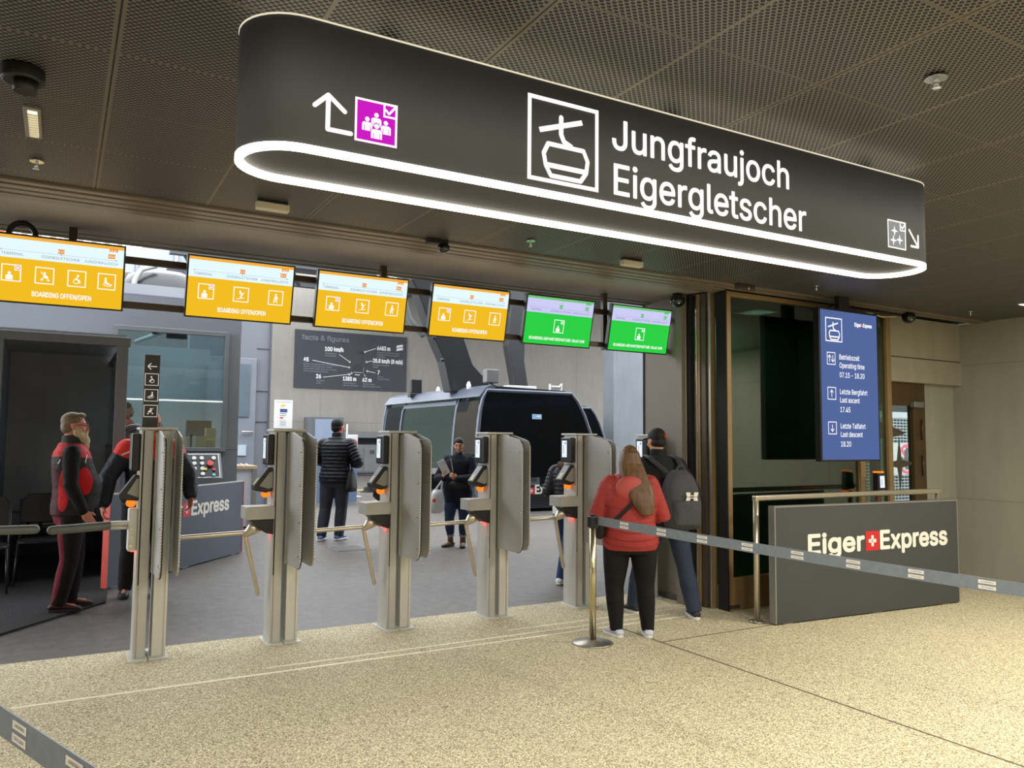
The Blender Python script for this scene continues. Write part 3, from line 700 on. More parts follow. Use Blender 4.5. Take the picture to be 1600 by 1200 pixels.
# ------------------------------------------------------------------ blue timetable screen
e_blue = EM('screen_blue', (84, 104, 158), 1.0)
t = thing('timetable_screen', 'tall blue timetable screen with operating hours hanging from the ceiling', 'screen', (6.84, 5.12, 1.40))
MB().box((6.385, 5.10, 1.395), (7.285, 5.17, 2.91)).build('housing', m_blk, t, bevel=.004); MB().box((6.70, 5.11, 2.91), (6.86, 5.16, 3.05)).build('ceiling_post', m_blk, t)
A = Art((6.39, 5.099, 1.40), (1, 0, 0), (0, 0, 1)); W, H = .89, 1.50
A.rect(.012, .012, W-.012, H-.012, e_blue, 1); pic_gondola(A, .085, 1.175, .25, .24, e_w, 2, .045)
logo_express(A, .53, 1.355, .036, .27, e_w, EM('screen_red', (214, 40, 44), 1), 2)
for y, a, b_, c_, ic in ((.99, 'Betriebszeit', 'Operating time', '07.15 - 18.20', 0), (.645, 'Letzte Bergfahrt', 'Last ascent', '17.45', 1), (.305, 'Letzte Talfahrt', 'Last descent', '18.20', 2)):
    A.frame(.10, y-.045, .225, y+.08, .008, e_w, 2)
    ar = {0: [(.138, 1), (.187, -1)], 1: [(.162, 1)], 2: [(.162, -1)]}[ic]
    for px, s_ in ar:
        A.line([(px, y+.017-s_*.032), (px, y+.017+s_*.032)], .008, e_w, 2); A.line([(px-.022, y+.017+s_*.010), (px, y+.017+s_*.034), (px+.022, y+.017+s_*.010)], .008, e_w, 2)
    for k, (tx, wd_) in enumerate(((a, None), (b_, None), (c_, None))): A.text(tx, .285, y+.015-k*.083-(.012 if k == 2 else 0), .050, e_w, 2, bold=.008, sx=.82)
A.build('display', t)

# ------------------------------------------------------------------ name boards
m_board = M('board_charcoal', (64, 66, 66), .55, noise=(3, .05)); m_letter = M('board_letters', (232, 228, 216), .5, noise=(6, .02)); m_red = M('flag_red', (200, 34, 44), .5, noise=(6, .03))
m_blueboard = M('board_blue_grey', (68, 76, 90), .5, noise=(3, .05))
def name_board(a, b, th, z0, z1, mat, tx0, tx1, base, cap, label, endmat, endlabel=None):
    d = Vector((b[0]-a[0], b[1]-a[1], 0)); L = d.length; d.normalize(); n = Vector((d.y, -d.x, 0))
    t = thing('name_board', label, 'sign', (a[0], a[1], 0), 0)
    q = lambda s, dd: (a[0]+d.x*s-n.x*dd, a[1]+d.y*s-n.y*dd)
    mb = MB().prism([(*q(.012, 0), z0), (*q(L-.012, 0), z0), (*q(L-.012, th), z0), (*q(.012, th), z0)], (0, 0, z1-z0-.012)); mb.build('panel', mat, t)
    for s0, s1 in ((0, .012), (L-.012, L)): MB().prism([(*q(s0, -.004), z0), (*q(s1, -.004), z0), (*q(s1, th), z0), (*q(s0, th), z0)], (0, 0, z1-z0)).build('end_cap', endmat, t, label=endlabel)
    MB().prism([(*q(.012, -.004), z1-.012), (*q(L-.012, -.004), z1-.012), (*q(L-.012, th), z1-.012), (*q(.012, th), z1-.012)], (0, 0, .012)).build('top_cap', m_alu, t)
    for s0 in (.1, L*.5, L-.25): MB().prism([(*q(s0, .015), 0), (*q(s0+.12, .015), 0), (*q(s0+.12, th-.01), 0), (*q(s0, th-.01), 0)], (0, 0, z0)).build('foot', m_alu, t)
    A = Art(Vector((a[0], a[1], 0))+n*.001, d, (0, 0, 1)); logo_express(A, tx0, base, cap, tx1-tx0, m_letter, m_red, 2); A.build('lettering', t)
    return t
name_board((5.415, 4.827), (7.836, 4.649), .07, .012, 1.02, m_board, .40, 2.255, .590, .165, 'waist-high charcoal name board in front of the bronze glass front', m_alu)
name_board((.475, 9.168), (2.239, 11.308), .06, .012, .98, m_blueboard, .66, 2.375, .625, .165, 'blue-grey name board in the hall standing diagonally behind the wide gate', M('red_glow_metal', (235, 92, 80), .4, .2, noise=(5, .05)), 'metal edge strip with a red reflected glow in its colour')  # red glow on the aluminium end caps is put into their colour
# ------------------------------------------------------------------ turnstile gates
m_col = M('column_steel', (184, 182, 174), .42, .15, noise=(26, .05), stretch=(1, 1, .03)); m_colp = M('column_plate', (204, 203, 194), .45, .12, noise=(26, .05), stretch=(1, 1, .03))
m_perf = m_dots('perforated_sheet', (196, 195, 192), (120, 120, 120), .012, .30, .05, .5); m_fold = M('sheet_edge', (186, 184, 172), .35, .6, noise=(20, .04))
m_tbox = M('turnstile_grey', (168, 166, 158), .45, .1, noise=(10, .06)); m_arm = M('satin_steel', (206, 196, 176), .3, .8, noise=(20, .04))
m_cheek = M('scanner_cheek', (150, 148, 140), .5, .2, noise=(9, .05)); e_orange = EM('scanner_orange', (255, 128, 36), 1.3); e_disp = EM('gate_display', (232, 244, 250), 1.05); e_ink = EM('gate_display_ink', (120, 130, 150), 1.0)
m_yel = M('yellow_sticker', (214, 206, 120), .5, noise=(9, .05)); e_redled = EM('red_indicator', (255, 50, 40), 12.0)
Y0 = 6.17
def columns(t, x, second=True):
    b = MB().box((x, Y0, 0), (x+.122, Y0+.29, .01))
    if second: b.box((x+.132, Y0, 0), (x+.262, Y0+.29, .01))
    b.build('base_plate', m_colp, t, bevel=.002)
    c = MB().box((x+.03, Y0+.075, .01), (x+.112, Y0+.275, 1.628)); c.box((x+.052, Y0+.068, .01), (x+.110, Y0+.076, 1.62)); c.box((x+.03, Y0+.066, .01), (x+.043, Y0+.076, 1.62))
    c.build('reader_column', m_col, t, bevel=.002)
    MB().box((x+.044, Y0+.070, .52), (x+.051, Y0+.0756, 1.62)).build('groove', m_black, t)
    if second:
        c = MB().box((x+.152, Y0+.08, .01), (x+.245, Y0+.275, 1.628)); c.box((x+.152, Y0+.072, .01), (x+.212, Y0+.081, 1.62)); c.box((x+.228, Y0+.07, .01), (x+.245, Y0+.081, 1.62))
        c.build('guide_column', m_colp, t, bevel=.002)
    MB().box((x+.015, Y0+.05, 1.628), (x+(.27 if second else .125), Y0+.30, 1.645)).build('top_cap', m_colp, t, bevel=.003)
def reader(t, x):
    s = MB().box((x-.022, Y0+.08, 1.365), (x+.03, Y0+.255, 1.605)); s.build('ticket_display', m_blk, t, bevel=.012)
    A = Art((x-.0225, Y0+.23, 1.40), (0, -1, 0), (0, 0, 1)); A.rect(.0, .015, .085, .175, e_disp, 1)
    A.line([(.03, .05), (.03, .13)], .008, e_ink, 2, False); A.rect(.05, .14, .07, .16, e_ink, 2); A.build('screen', t)
    p = [(x+.03, 0, 1.345), (x-.008, 0, 1.345), (x-.112, 0, 1.205), (x-.108, 0, 1.170), (x-.02, 0, 1.150), (x+.03, 0, 1.165)]
    MB().prism([(a, Y0+.10, c) for a, _, c in p], (0, .11, 0)).build('scanner', m_blk, t, bevel=.006)
    q = [(x+.028, 0, 1.315), (x+.002, 0, 1.305), (x-.072, 0, 1.205), (x+.0, 0, 1.180), (x+.028, 0, 1.190)]
    MB().prism([(a, Y0+.097, c) for a, _, c in q], (0, .004, 0)).build('scanner_cheek', m_cheek, t)
    MB().ell((x-.015, Y0+.145, 1.140), (.034, .035, .030)).build('scanner_light', e_orange, t)
    v = Vector((.104, 0, .14)).normalized(); A = Art((x-.107, Y0+.185, 1.213), (0, -1, 0), v, .001); A.rect(.01, .004, .06, .062, m_yel, 1)
    for k in range(3): A.rect(.016, .012+k*.018, .054, .018+k*.018, m_blk, 2)
    A.build('sticker', t)
def tripod(t, x):
    MB().box((x-.185, Y0+.0, .955), (x+.03, Y0+.20, 1.052)).build('turnstile_box', m_tbox, t, bevel=.004)
    p = [(x-.15, .955), (x+.03, .955), (x+.03, .835), (x-.02, .845), (x-.09, .90)]
    MB().prism([(a, Y0+.03, c) for a, c in p], (0, .15, 0)).build('mechanism', m_blk, t, bevel=.006)
    h = Vector((x-.075, Y0+.12, .90)); tip = Vector((x-.175, Y0+.13, .825))
    MB().tube([h, h*.6+tip*.4, tip], [.052, .045, .018], 18, cap='flat').build('tripod_hub', m_arm, t)
    k = Vector((x-.150, Y0+.13, .848))
    MB().tube([k, Vector((x-.62, Y0+.15, .832))], .017, 12).build('arm', m_arm, t); MB().tube([k+Vector((-.01, 0, -.02)), Vector((x-.042, Y0+.17, .372))], .017, 12).build('arm', m_arm, t)
    MB().box((x+.004, Y0+.09, .8355), (x+.028, Y0+.17, .8372)).build('indicator', e_redled, t)
def guides(t, x, y1=5.83, y2=5.92):
    def plate(xx, ye, yb, nm):
        r = .09; P = [(yb, .605), (ye+r, .605)]
        for k in range(1, 6): a = PI/2*k/5; P.append((ye+r-r*math.sin(a), .605+r-r*math.cos(a)))
        P += [(ye, 1.50)]
        for k in range(1, 5): a = rad(70)*k/4; P.append((ye+.08-.08*math.cos(a), 1.50+.08*math.sin(a)))
        P += [(ye+.30, 1.622), (yb, 1.622)]
        g = MB().prism([(xx, y, z) for y, z in P], (.010, 0, 0)).build(nm, m_perf, t)
        MB().box((xx-.012, yb-.10, .605), (xx-.0, yb-.07, 1.61)).build('edge_strip', m_fold, t)
        for z in (.70, .95, 1.22, 1.47):
            MB().cyl((xx-.006, ye+.035, z), (xx+.016, ye+.035, z), .006, n=8).build('screw', m_chrome, t)
        return P
    P = plate(x+.138, y1, 6.33, 'guide_panel'); plate(x+.266, y2, 6.33, 'guide_panel')
    Q = [p for p in P if p[0] < 6.0]
    MB().tube([(x+.151, y+.004, z) for y, z in P[1:12]], .006, 6, cap='flat').build('rubber_edge', m_blk, t)
def gate(i, label, first=[None]):
    x = .48+.947*i
    if first[0] is None:
        t = thing('turnstile_gate', label, 'ticket gate', (x, Y0, 0), group='turnstile gates in a row')
        columns(t, x); reader(t, x); tripod(t, x); guides(t, x); first[0] = t
        return t
    return dup(first[0], (x, Y0, 0), label)
gate(1, 'steel turnstile gate whose arm points at the blue-grey name board, next to the swing gate')
gate(2, 'steel turnstile gate between the quilted-jacket man and the woman in the navy coat')
gate(3, 'steel turnstile gate standing in front of the near corner of the gondola cabin')
gate(4, 'steel turnstile gate just behind the belt barrier post, next to the woman in red')
# last reader column against the jamb
x = .48+.947*5
t = thing('reader_pillar', 'single steel reader pillar against the jamb, half hidden by the man with the cap', 'ticket gate', (x-.02, Y0, 0)); columns(t, x-.02, False); reader(t, x-.02); tripod(t, x-.02)
# wide gate with swing bar and icon totem
x = .48
t = thing('swing_gate', 'wide access gate with grey swing bar and a dark icon totem on top', 'ticket gate', (x, Y0, 0)); columns(t, x); guides(t, x)
MB().box((x-.03, Y0+.08, 1.33), (x+.03, Y0+.255, 1.60)).build('ticket_display', m_blk, t, bevel=.012)
p = [(x+.03, 1.30), (x+.0, 1.30), (x-.10, 1.16), (x-.09, 1.125), (x+.03, 1.115)]; MB().prism([(a, Y0+.10, c) for a, c in p], (0, .11, 0)).build('scanner', m_blk, t, bevel=.006)
q = [(x+.028, 1.275), (x+.015, 1.275), (x-.045, 1.17), (x+.028, 1.14)]; MB().prism([(a, Y0+.097, c) for a, c in q], (0, .004, 0)).build('scanner_cheek', m_cheek, t)
MB().ell((x-.015, Y0+.15, 1.098), (.034, .035, .030)).build('scanner_light', e_orange, t)
MB().box((x-.03, Y0+.08, .76), (x+.03, Y0+.20, 1.06)).build('swing_drive', m_colp, t, bevel=.01)
for z in (.80, .86, .92): MB().cyl((x-.01, Y0+.07, z), (x-.01, Y0+.085, z), .012, n=8).build('bolt', m_chrome, t)
sb = MB().tube([(x-.03, Y0+.13, .945), (x-.14, Y0+.13, .945)], .031, 16, cap='flat'); sb.build('swing_bar_sleeve', m_colp, t)
MB().tube([(x-.14, Y0+.13, .945), (x-.50, Y0+.13, .928)], .031, 16).build('swing_bar', M('bar_grey', (92, 96, 92), .5, .2, noise=(9, .06)), t)
A = Art((x-.135, Y0+.098, .93), (1, 0, 0), (0, 0, 1)); A.text('ACCESSIBLE', .05, .006, .014, m_blk, 2, 'c'); A.build('bar_lettering', t)
MB().box((x-.010, Y0+.09, .7575), (x+.026, Y0+.19, .7595)).build('indicator', e_redled, t)
tt = MB().box((x+.033, Y0+.10, 1.645), (x+.137, Y0+.15, 2.175)); tt.build('totem', M('totem_dark', (48, 46, 42), .5, noise=(5, .06)), t, bevel=.002)
m_tw = EM('totem_icon', (226, 222, 210), .85); A = Art((x+.033, Y0+.10, 1.645), (1, 0, 0), (0, 0, 1))
A.line([(.022, .445), (.082, .445)], .006, m_tw, 2); A.line([(.043, .424), (.022, .445), (.043, .466)], .006, m_tw, 2)
for y, fn in ((.305, pic_wheelchair), (.190, pic_sled), (.075, pic_stroller)): A.frame(.006, y, .098, y+.088, .004, m_tw, 2); fn(A, .020, y+.012, .064, m_tw, 3, -1)
A.build('totem_icons', t)
# opposite bar of the wide gate, its pillar just outside the picture
x = -.62
t = thing('swing_gate_pillar', 'end of a second grey swing bar reaching in beside the bearded man', 'ticket gate', (x, Y0, 0)); columns(t, x-.08, False)
MB().tube([(x, Y0+.13, .945), (x+.50, Y0+.13, .94)], .031, 16).build('swing_bar', MATS['bar_grey'], t)

# ------------------------------------------------------------------ belt barriers, rail, hand scanner
m_belt = M('belt_webbing', (118, 126, 136), .75, noise=(30, .08), bump=(150, .2)); m_tagw = M('belt_label', (226, 224, 216), .6, noise=(9, .03))
def post(x, y, label, group='belt barrier posts'):
    t = thing('barrier_post', label, 'barrier', (x, y, 0), group=group)
    MB().lathe([(.16, 0), (.162, .006), (.155, .012), (.05, .026), (.034, .03)], (x, y, 0), 36).build('base', m_steel, t)
    MB().cyl((x, y, .026), (x, y, .985), .0265, n=24).build('pole', M('post_steel', (206, 196, 164), .24, 1.0, noise=(20, .03)), t)
    MB().cyl((x, y, .985), (x, y, .998), .028, .022, 24).build('cap', m_blk, t)
    MB().box((x-.034, y-.034, .895), (x+.034, y+.034, .985)).build('belt_cassette', m_blk, t, bevel=.008)
    return t
def belt(pts, z0, z1, hgt, label, n=40, sag=.03, first=.10, every=.42, group='belt barrier bands', rng=None):
    a, b = Vector((*pts[0], z0)), Vector((*pts[1], z1)); d = b-a; L = d.length; du = Vector((d.x, d.y, 0)).normalized(); nr = Vector((du.y, -du.x, 0))
    P = [a+d*(k/n)-Vector((0, 0, sag*4*(k/n)*(1-k/n))) for k in range(n+1)]
    t = thing('barrier_belt', label, 'barrier', (a.x, a.y, min(p.z for p in P)-hgt/2), group=group)
    th = .0016; mb = MB(); vs = []; fs = []
    for p in P: vs += [p+nr*th+Vector((0, 0, hgt/2)), p+nr*th-Vector((0, 0, hgt/2)), p-nr*th-Vector((0, 0, hgt/2)), p-nr*th+Vector((0, 0, hgt/2))]
    for k in range(n):
        o = 4*k
        for q in range(4): fs.append((o+q, o+(q+1) % 4, o+4+(q+1) % 4, o+4+q))
    fs += [(3, 2, 1, 0), tuple(4*n+q for q in range(4))]
    mb.add(vs, fs); mb.build('webbing', m_belt, t)
    s = first
    def at(s):
        f = s/L; return a+d*f-Vector((0, 0, sag*4*f*(1-f)))
    sgn = 1 if (nr.dot(Vector((0, 0, 0))-a) > 0) else -1
    u = du*(1 if sgn > 0 else -1)
    while s < L-.1:
        p = at(s); e = at(s+.01); sl = (e-p).normalized()*(1 if sgn > 0 else -1); up = Vector((0, 0, 1))
        A = Art(p+nr*sgn*th*1.3, sl, up-sl*up.dot(sl), .0006)
        for y0, tx in ((.004, 'JUNGFRAU'), (-.024, 'TOP OF EUROPE')):
            A.rect(-.042, y0, .042, y0+.019, m_tagw, 1); A.text(tx, 0, y0+.006, .0075, m_blk, 2, 'c', width=.060)
        A.build('label_patch', t); s += every
    return t
post(3.676, 5.096, 'brushed steel belt barrier post with round base beside the woman in red')
belt((( 3.70, 5.07), (4.52, .75)), .950, .828, .068, 'long grey retractable belt running from the steel post across the charcoal name board', first=.28, every=.355, sag=.026)
post(4.53, .70, 'belt barrier post outside the view holding the far end of the long belt', 'unseen posts')
post(-.56, 3.51, 'belt barrier post outside the view holding the corner belt', 'unseen posts')
belt(((-.55, 3.48), (.45, .74)), .915, .915, .065, 'dark grey belt band crossing the bottom corner of the floor', first=1.165, every=.30, sag=.0)
post(.455, .70, 'belt barrier post outside the view below the picture', 'unseen posts')
t = thing('guard_rail', 'tubular steel guard rail standing behind the charcoal name board', 'railing', (5.38, 5.0, 0))
mb = MB().tube([(5.38, 5.0, .02), (5.38, 5.0, 1.065)], .026, 18, cap='flat'); mb.build('post', m_arm, t); MB().tube([(8.085, 5.0, .02), (8.085, 5.0, 1.065)], .026, 18, cap='flat').build('post', m_arm, t)
MB().box((5.354, 4.974, 1.055), (8.111, 5.026, 1.105)).build('top_rail', m_arm, t, bevel=.012)
for x in (5.38, 8.085):
    MB().lathe([(.07, 0), (.07, .012), (.03, .02)], (x, 5.0, 0), 20).build('base_flange', m_steel, t)
    for q in (-.055, .055): MB().cyl((x+q, 4.97, .0), (x+q, 4.97, .026), .009, n=8).build('anchor_bolt', m_chrome, t)
t = thing('hand_scanner', 'black and orange ticket scanner on a post behind the guard rail', 'scanner', (7.52, 5.30, 0))
MB().cyl((7.52, 5.30, 0), (7.52, 5.30, 1.06), .03, n=16).build('post', m_bronze_dk, t); MB().cyl((7.52, 5.30, 0), (7.52, 5.30, .012), .10, n=20).build('foot', m_bronze_dk, t)
MB().prism([(7.45, 5.25, 1.06), (7.59, 5.25, 1.08), (7.57, 5.25, 1.25), (7.46, 5.25, 1.27)], (0, .07, 0)).build('housing', m_blk, t, bevel=.012)
A = Art((7.462, 5.248, 1.09), (1, 0, 0), (-.03, 0, 1)); A.rect(.022, .02, .098, .145, e_disp, 1); A.line([(.05, .05), (.05, .11)], .008, e_ink, 2, False); A.build('screen', t)
MB().box((7.455, 5.245, 1.265), (7.55, 5.315, 1.282)).build('top_trim', e_orange, t, bevel=.004); MB().box((7.45, 5.24, 1.045), (7.58, 5.31, 1.066)).build('bottom_trim', e_orange, t, bevel=.004)

# ------------------------------------------------------------------ things on the ceiling
m_fix = M('fixture_white', (206, 200, 182), .5, noise=(9, .04)); m_lens = M('lens_black', (8, 8, 14), .12, coat=.6, noise=(9, .1)); m_bulb = M('sprinkler_chrome', (210, 214, 220), .2, .9, noise=(9, .03))
t = thing('ceiling_speaker', 'round black ceiling projector or speaker near the picture corner', 'speaker', (-.19, 3.63, 2.93))
MB().cyl((-.19, 3.63, 2.99), (-.19, 3.63, 3.05), .078, n=28).build('base', m_blk, t, bevel=.01); MB().cyl((-.18, 3.61, 2.945), (-.18, 3.61, 2.99), .042, .046, 24).build('snout', m_blk, t)
t = thing('ceiling_light', 'short louvred ceiling lamp beside the round black projector', 'lamp', (-.18, 4.23, 3.02))
MB().box((-.208, 4.03, 3.035), (-.138, 4.43, 3.05)).build('frame', m_alu, t, bevel=.002)
mb = MB()
mb.box((-.190, 4.06, 3.031), (-.152, 4.40, 3.036)); mb.build('diffuser', EM('lamp_glow', (255, 246, 206), 1.6), t)
mb = MB()
for k in range(10): mb.box((-.190, 4.085+k*.033, 3.022), (-.152, 4.089+k*.033, 3.032))
mb.build('louvre', m_fix, t)
t = thing('strip_light', 'thin bright strip lamp in the ceiling at the picture edge above the concrete wall', 'lamp', (8.75, 4.36, 3.03))
MB().box((8.60, 4.34, 3.035), (9.3, 4.40, 3.05)).build('frame', m_alu, t); MB().box((8.61, 4.35, 3.030), (9.29, 4.39, 3.036)).build('diffuser', EM('strip_glow', (255, 250, 235), 2.0), t)
def sprinkler(x, y, label, s=1.0):
    t = thing('sprinkler', label, 'sprinkler', (x, y, 2.98), group='ceiling sprinklers')
    MB().lathe([(.034*s, 0), (.032*s, .006), (.012*s, .010)], (x, y, 3.036), 24).build('rosette', m_bulb, t)
    MB().tube([(x, y, 3.04), (x, y, 3.0)], .008*s, 10, cap='flat').build('stem', m_bulb, t); MB().lathe([(.004, 0), (.016*s, .003), (.016*s, .006), (.004, .009)], (x, y, 2.993), 16).build('deflector', m_bulb, t)
sprinkler(-.17, 4.82, 'bluish chrome sprinkler near the short louvred lamp'); sprinkler(2.94, 4.86, 'chrome sprinkler below the middle of the light ring')
sprinkler(2.98, 1.80, 'larger chrome sprinkler with a glass bulb above the far end of the big sign', 1.25); sprinkler(6.07, 4.87, 'small sprinkler just beyond the end of the light ring', .8); sprinkler(8.66, 4.92, 'small sprinkler in front of the concrete wall corner', .8)
def emlight(x, y, label):
    t = thing('emergency_light', label, 'lamp', (x, y, 2.99), group='beige emergency lights')
    MB().box((x-.10, y-.03, 2.985), (x+.10, y+.03, 3.03)).build('housing', m_fix, t, bevel=.006); MB().box((x-.09, y-.02, 3.03), (x+.09, y+.02, 3.05)).build('mount', m_blk, t)
emlight(1.085, 4.90, 'flat beige emergency light left of the ring tip, above the second amber screen'); emlight(3.95, 4.95, 'flat beige emergency light above the green screens')
t = thing('motion_sensor', 'black motion sensor on the slatted trim below the light ring', 'sensor', (2.36, 5.22, 2.96)); MB().box((2.27, 5.19, 3.01), (2.43, 5.25, 3.05)).build('mount', m_blk, t, bevel=.006); MB().ell((2.40, 5.21, 2.99), (.045, .045, .04)).build('head', m_lens, t)
t = thing('door_sensor', 'small grey presence sensor over the bronze glass front', 'sensor', (5.5, 5.22, 3.0)); MB().box((5.40, 5.19, 3.0), (5.62, 5.25, 3.05)).build('housing', m_bronze_dk, t, bevel=.01); MB().cyl((5.53, 5.185, 3.01), (5.53, 5.195, 3.01), .01, n=10).build('lens', m_fix, t)
def dome(x, y, z, top, label):
    t = thing('dome_camera', label, 'camera', (x, y, z-.07), group='black dome cameras')
    MB().cyl((x, y, z), (x, y, top), .05, n=20).build('mount', m_blk, t); MB().ell((x, y, z), (.075, .075, .07)).build('dome', m_lens, t); MB().ell((x-.03, y-.055, z-.035), (.012, .012, .012), 8, 6).build('lens', m_bulb, t)
dome(5.27, 5.88, 2.975, 3.05, 'black dome camera beside the last green screen at the jamb'); dome(8.17, 5.33, 2.985, 3.05, 'black dome camera above the concrete beam, past the blue timetable screen')
t = thing('cable_tray', 'perforated cable tray with loose cables behind the blue timetable screen', 'cable tray', (7.6, 5.36, 2.93))
MB().box((6.9, 5.34, 2.985), (8.06, 5.40, 3.0)).build('tray', m_bronze_dk, t); MB().tube([(7.0, 5.37, 2.98), (7.3, 5.36, 2.95), (7.55, 5.37, 2.985), (7.75, 5.36, 2.955), (8.05, 5.36, 2.99)], .006, 8).build('cable', m_fix, t)
for x in (7.2, 7.7): MB().box((x, 5.36, 2.99), (x+.02, 5.38, 3.05)).build('hanger', m_bronze_dk, t)
# ------------------------------------------------------------------ gondola cabin
m_cab = M('cabin_grey', (70, 78, 92), .35, .3, noise=(2, .06), coat=.3); m_cabl = M('cabin_light_grey', (94, 101, 114), .35, .4, noise=(3, .05)); m_cabdk = M('cabin_dark', (26, 29, 37), .4, .1, noise=(3, .08), coat=.4)
g_cab = GLASS('cabin_pane_dark', (84, 104, 140), .62, .02, .5); g_cab2 = GLASS('cabin_pane_clear', (205, 222, 222), .85, .02, .45)
m_gsteel = M('gondola_arm', (26, 28, 33), .5, .1, noise=(2, .1), coat=.2); m_bin = M('bin_grey', (112, 114, 114), .5, .2, noise=(3, .05)); m_bindk = M('bin_dark', (60, 62, 64), .5, noise=(3, .05))
m_in = M('cabin_interior', (60, 64, 70), .6, noise=(4, .1))
PRL = [(.10, 1.38), (.35, 1.46), (.75, 1.50), (1.25, 1.50), (1.70, 1.48), (2.15, 1.44), (2.45, 1.38), (2.64, 1.28)]   # height, half width on the door side
PRR = [(.10, 1.36), (.35, 1.44), (.75, 1.52), (1.25, 1.54), (1.70, 1.47), (2.15, 1.28), (2.45, 1.10), (2.64, .92)]      # and on the other side
def gondola(cx, ya, yb, label, first, group):
    t = thing('gondola_cabin', label, 'gondola', (cx, (ya+yb)/2, 0), group=group)
    def strip(y0, y1, z0, z1, sg, th, nm, mat, steps=8):
        PR = PRL if sg < 0 else PRR
        def xw(z):
            for (za, xa), (zb, xb) in zip(PR, PR[1:]):
                if za <= z <= zb: return xa+(xb-xa)*(z-za)/(zb-za)
            return PR[0][1] if z < PR[0][0] else PR[-1][1]
        zs = [z0+(z1-z0)*k/steps for k in range(steps+1)]
        P = [(cx+sg*xw(z), z) for z in zs]; Q = [(cx+sg*(xw(z)-th), z) for z in zs]
        MB().prism([(x, y0, z) for x, z in P+Q[::-1]], (0, y1-y0, 0)).build(nm, mat, t)
    # sg=+1 far side (+X), sg=-1... door side is -X
    for y0, y1 in ((ya+.10, ya+1.15), (yb-1.15, yb-.10)):
        strip(y0, y1, .55, 2.42, -1, .03, 'side_pane', g_cab); strip(y0, y1, .12, .55, -1, .05, 'side_panel', m_cabdk)
    strip(ya+.10, yb-.10, .95, 2.42, 1, .03, 'far_pane', g_cab2); strip(ya+.10, yb-.10, .12, .95, 1, .05, 'far_panel', m_cabdk)
    for y in (ya+.02, ya+1.17, yb-1.25, yb-.10):
        strip(y, y+.09, .10, 2.60, -1, .06, 'door_pillar', m_cabl); strip(y, y+.09, .10, 2.60, 1, .06, 'far_pillar', m_cabl)
    strip(ya+1.26, yb-1.25, 2.36, 2.46, -1, .06, 'door_header', m_cabl)
    MB().box((cx-1.36, ya+.02, .06), (cx+1.34, yb-.02, .16)).build('floor_pan', m_cabl, t, bevel=.02)
    MB().box((cx-1.58, ya+1.2, .02), (cx-1.36, yb-1.2, .09)).build('door_sill', m_cabl, t, bevel=.01)
    MB().prism([(cx-1.30, ya, 2.60), (cx+.96, ya, 2.60), (cx+.75, ya, 2.70), (cx-1.10, ya, 2.74)], (0, yb-ya, 0)).build('roof', m_cabdk, t)
    MB().prism([(cx-1.46, ya-.02, 2.50), (cx-1.30, ya-.02, 2.70), (cx-1.14, ya-.02, 2.77), (cx-1.06, ya-.02, 2.70), (cx-1.34, ya-.02, 2.50)], (0, yb-ya+.04, 0)).build('roof_edge', m_cabl, t)
    def ring_pts(y, f=1.0, zmin=0): return [(cx-x*f, y, max(z, zmin)) for z, x in PRL if z >= zmin-.2]+[(cx+x*f, y, max(z, zmin)) for z, x in PRR[::-1] if z >= zmin-.2]
    for y, nm in ((ya-.03, 'end_pane'), (yb, 'rear_pane')): MB().prism(ring_pts(y, .985, .55), (0, .03, 0)).build(nm, g_cab if nm == 'end_pane' else g_cab2, t)
    for y, nm in ((ya-.035, 'end_panel'), (yb-.02, 'rear_panel')): MB().prism([(cx-1.38, y, .10), (cx+1.36, y, .10), (cx+1.48, y, .57), (cx-1.48, y, .57)], (0, .05, 0)).build(nm, m_cabdk, t)
    MB().tube(ring_pts(ya-.02), .04, 8, cap='flat').build('end_frame', m_cabl, t); MB().tube(ring_pts(yb+.02), .04, 8, cap='flat').build('rear_frame', m_cabl, t)
    for sx in (1, -1): MB().box((cx+.9 if sx > 0 else cx-1.3, ya+1.3, .16), (cx+1.38 if sx > 0 else cx-.98, ya+1.42, 1.0)).build('partition', m_in, t)
    MB().box((cx+.95, ya+.2, .45), (cx+1.40, yb-.2, .52)).build('bench', m_in, t, bevel=.01)
    MB().tube([(cx+.5, (ya+yb)/2-.3, 2.6), (cx+.5, (ya+yb)/2-.3, 1.35)], .02, 8).build('strap_pole', m_cabl, t); MB().box((cx+.42, (ya+yb)/2-.4, 1.22), (cx+.58, (ya+yb)/2-.2, 1.36)).build('strap_box', m_cabl, t)
    return t
g1 = gondola(9.22, 14.93, 20.6, 'dark gondola cabin with its door open, the nearer of two in the hall', True, 'gondola cabins')
A = Art((8.15, 14.89, .37), (1, 0, 0), (0, 0, 1), .003); logo_express(A, .22, .02, .19, 1.62, m_letter, m_red, 2); A.build('lettering', g1)
A = Art((9.08, 14.895, 2.04), (1, 0, 0), (0, 0, 1), .003); A.rect(0, 0, .25, .11, M('pale_blue_sticker', (150, 190, 226), .5, noise=(9, .05)), 1); A.rect(.12, .04, .22, .08, m_letter, 2); A.build('sticker', g1)
for k, zz in enumerate((.30, .24)): MB().box((8.2+k*.1, 14.885, zz), (10.5, 14.90, zz+.012)).build('bumper_slat', m_black, g1)
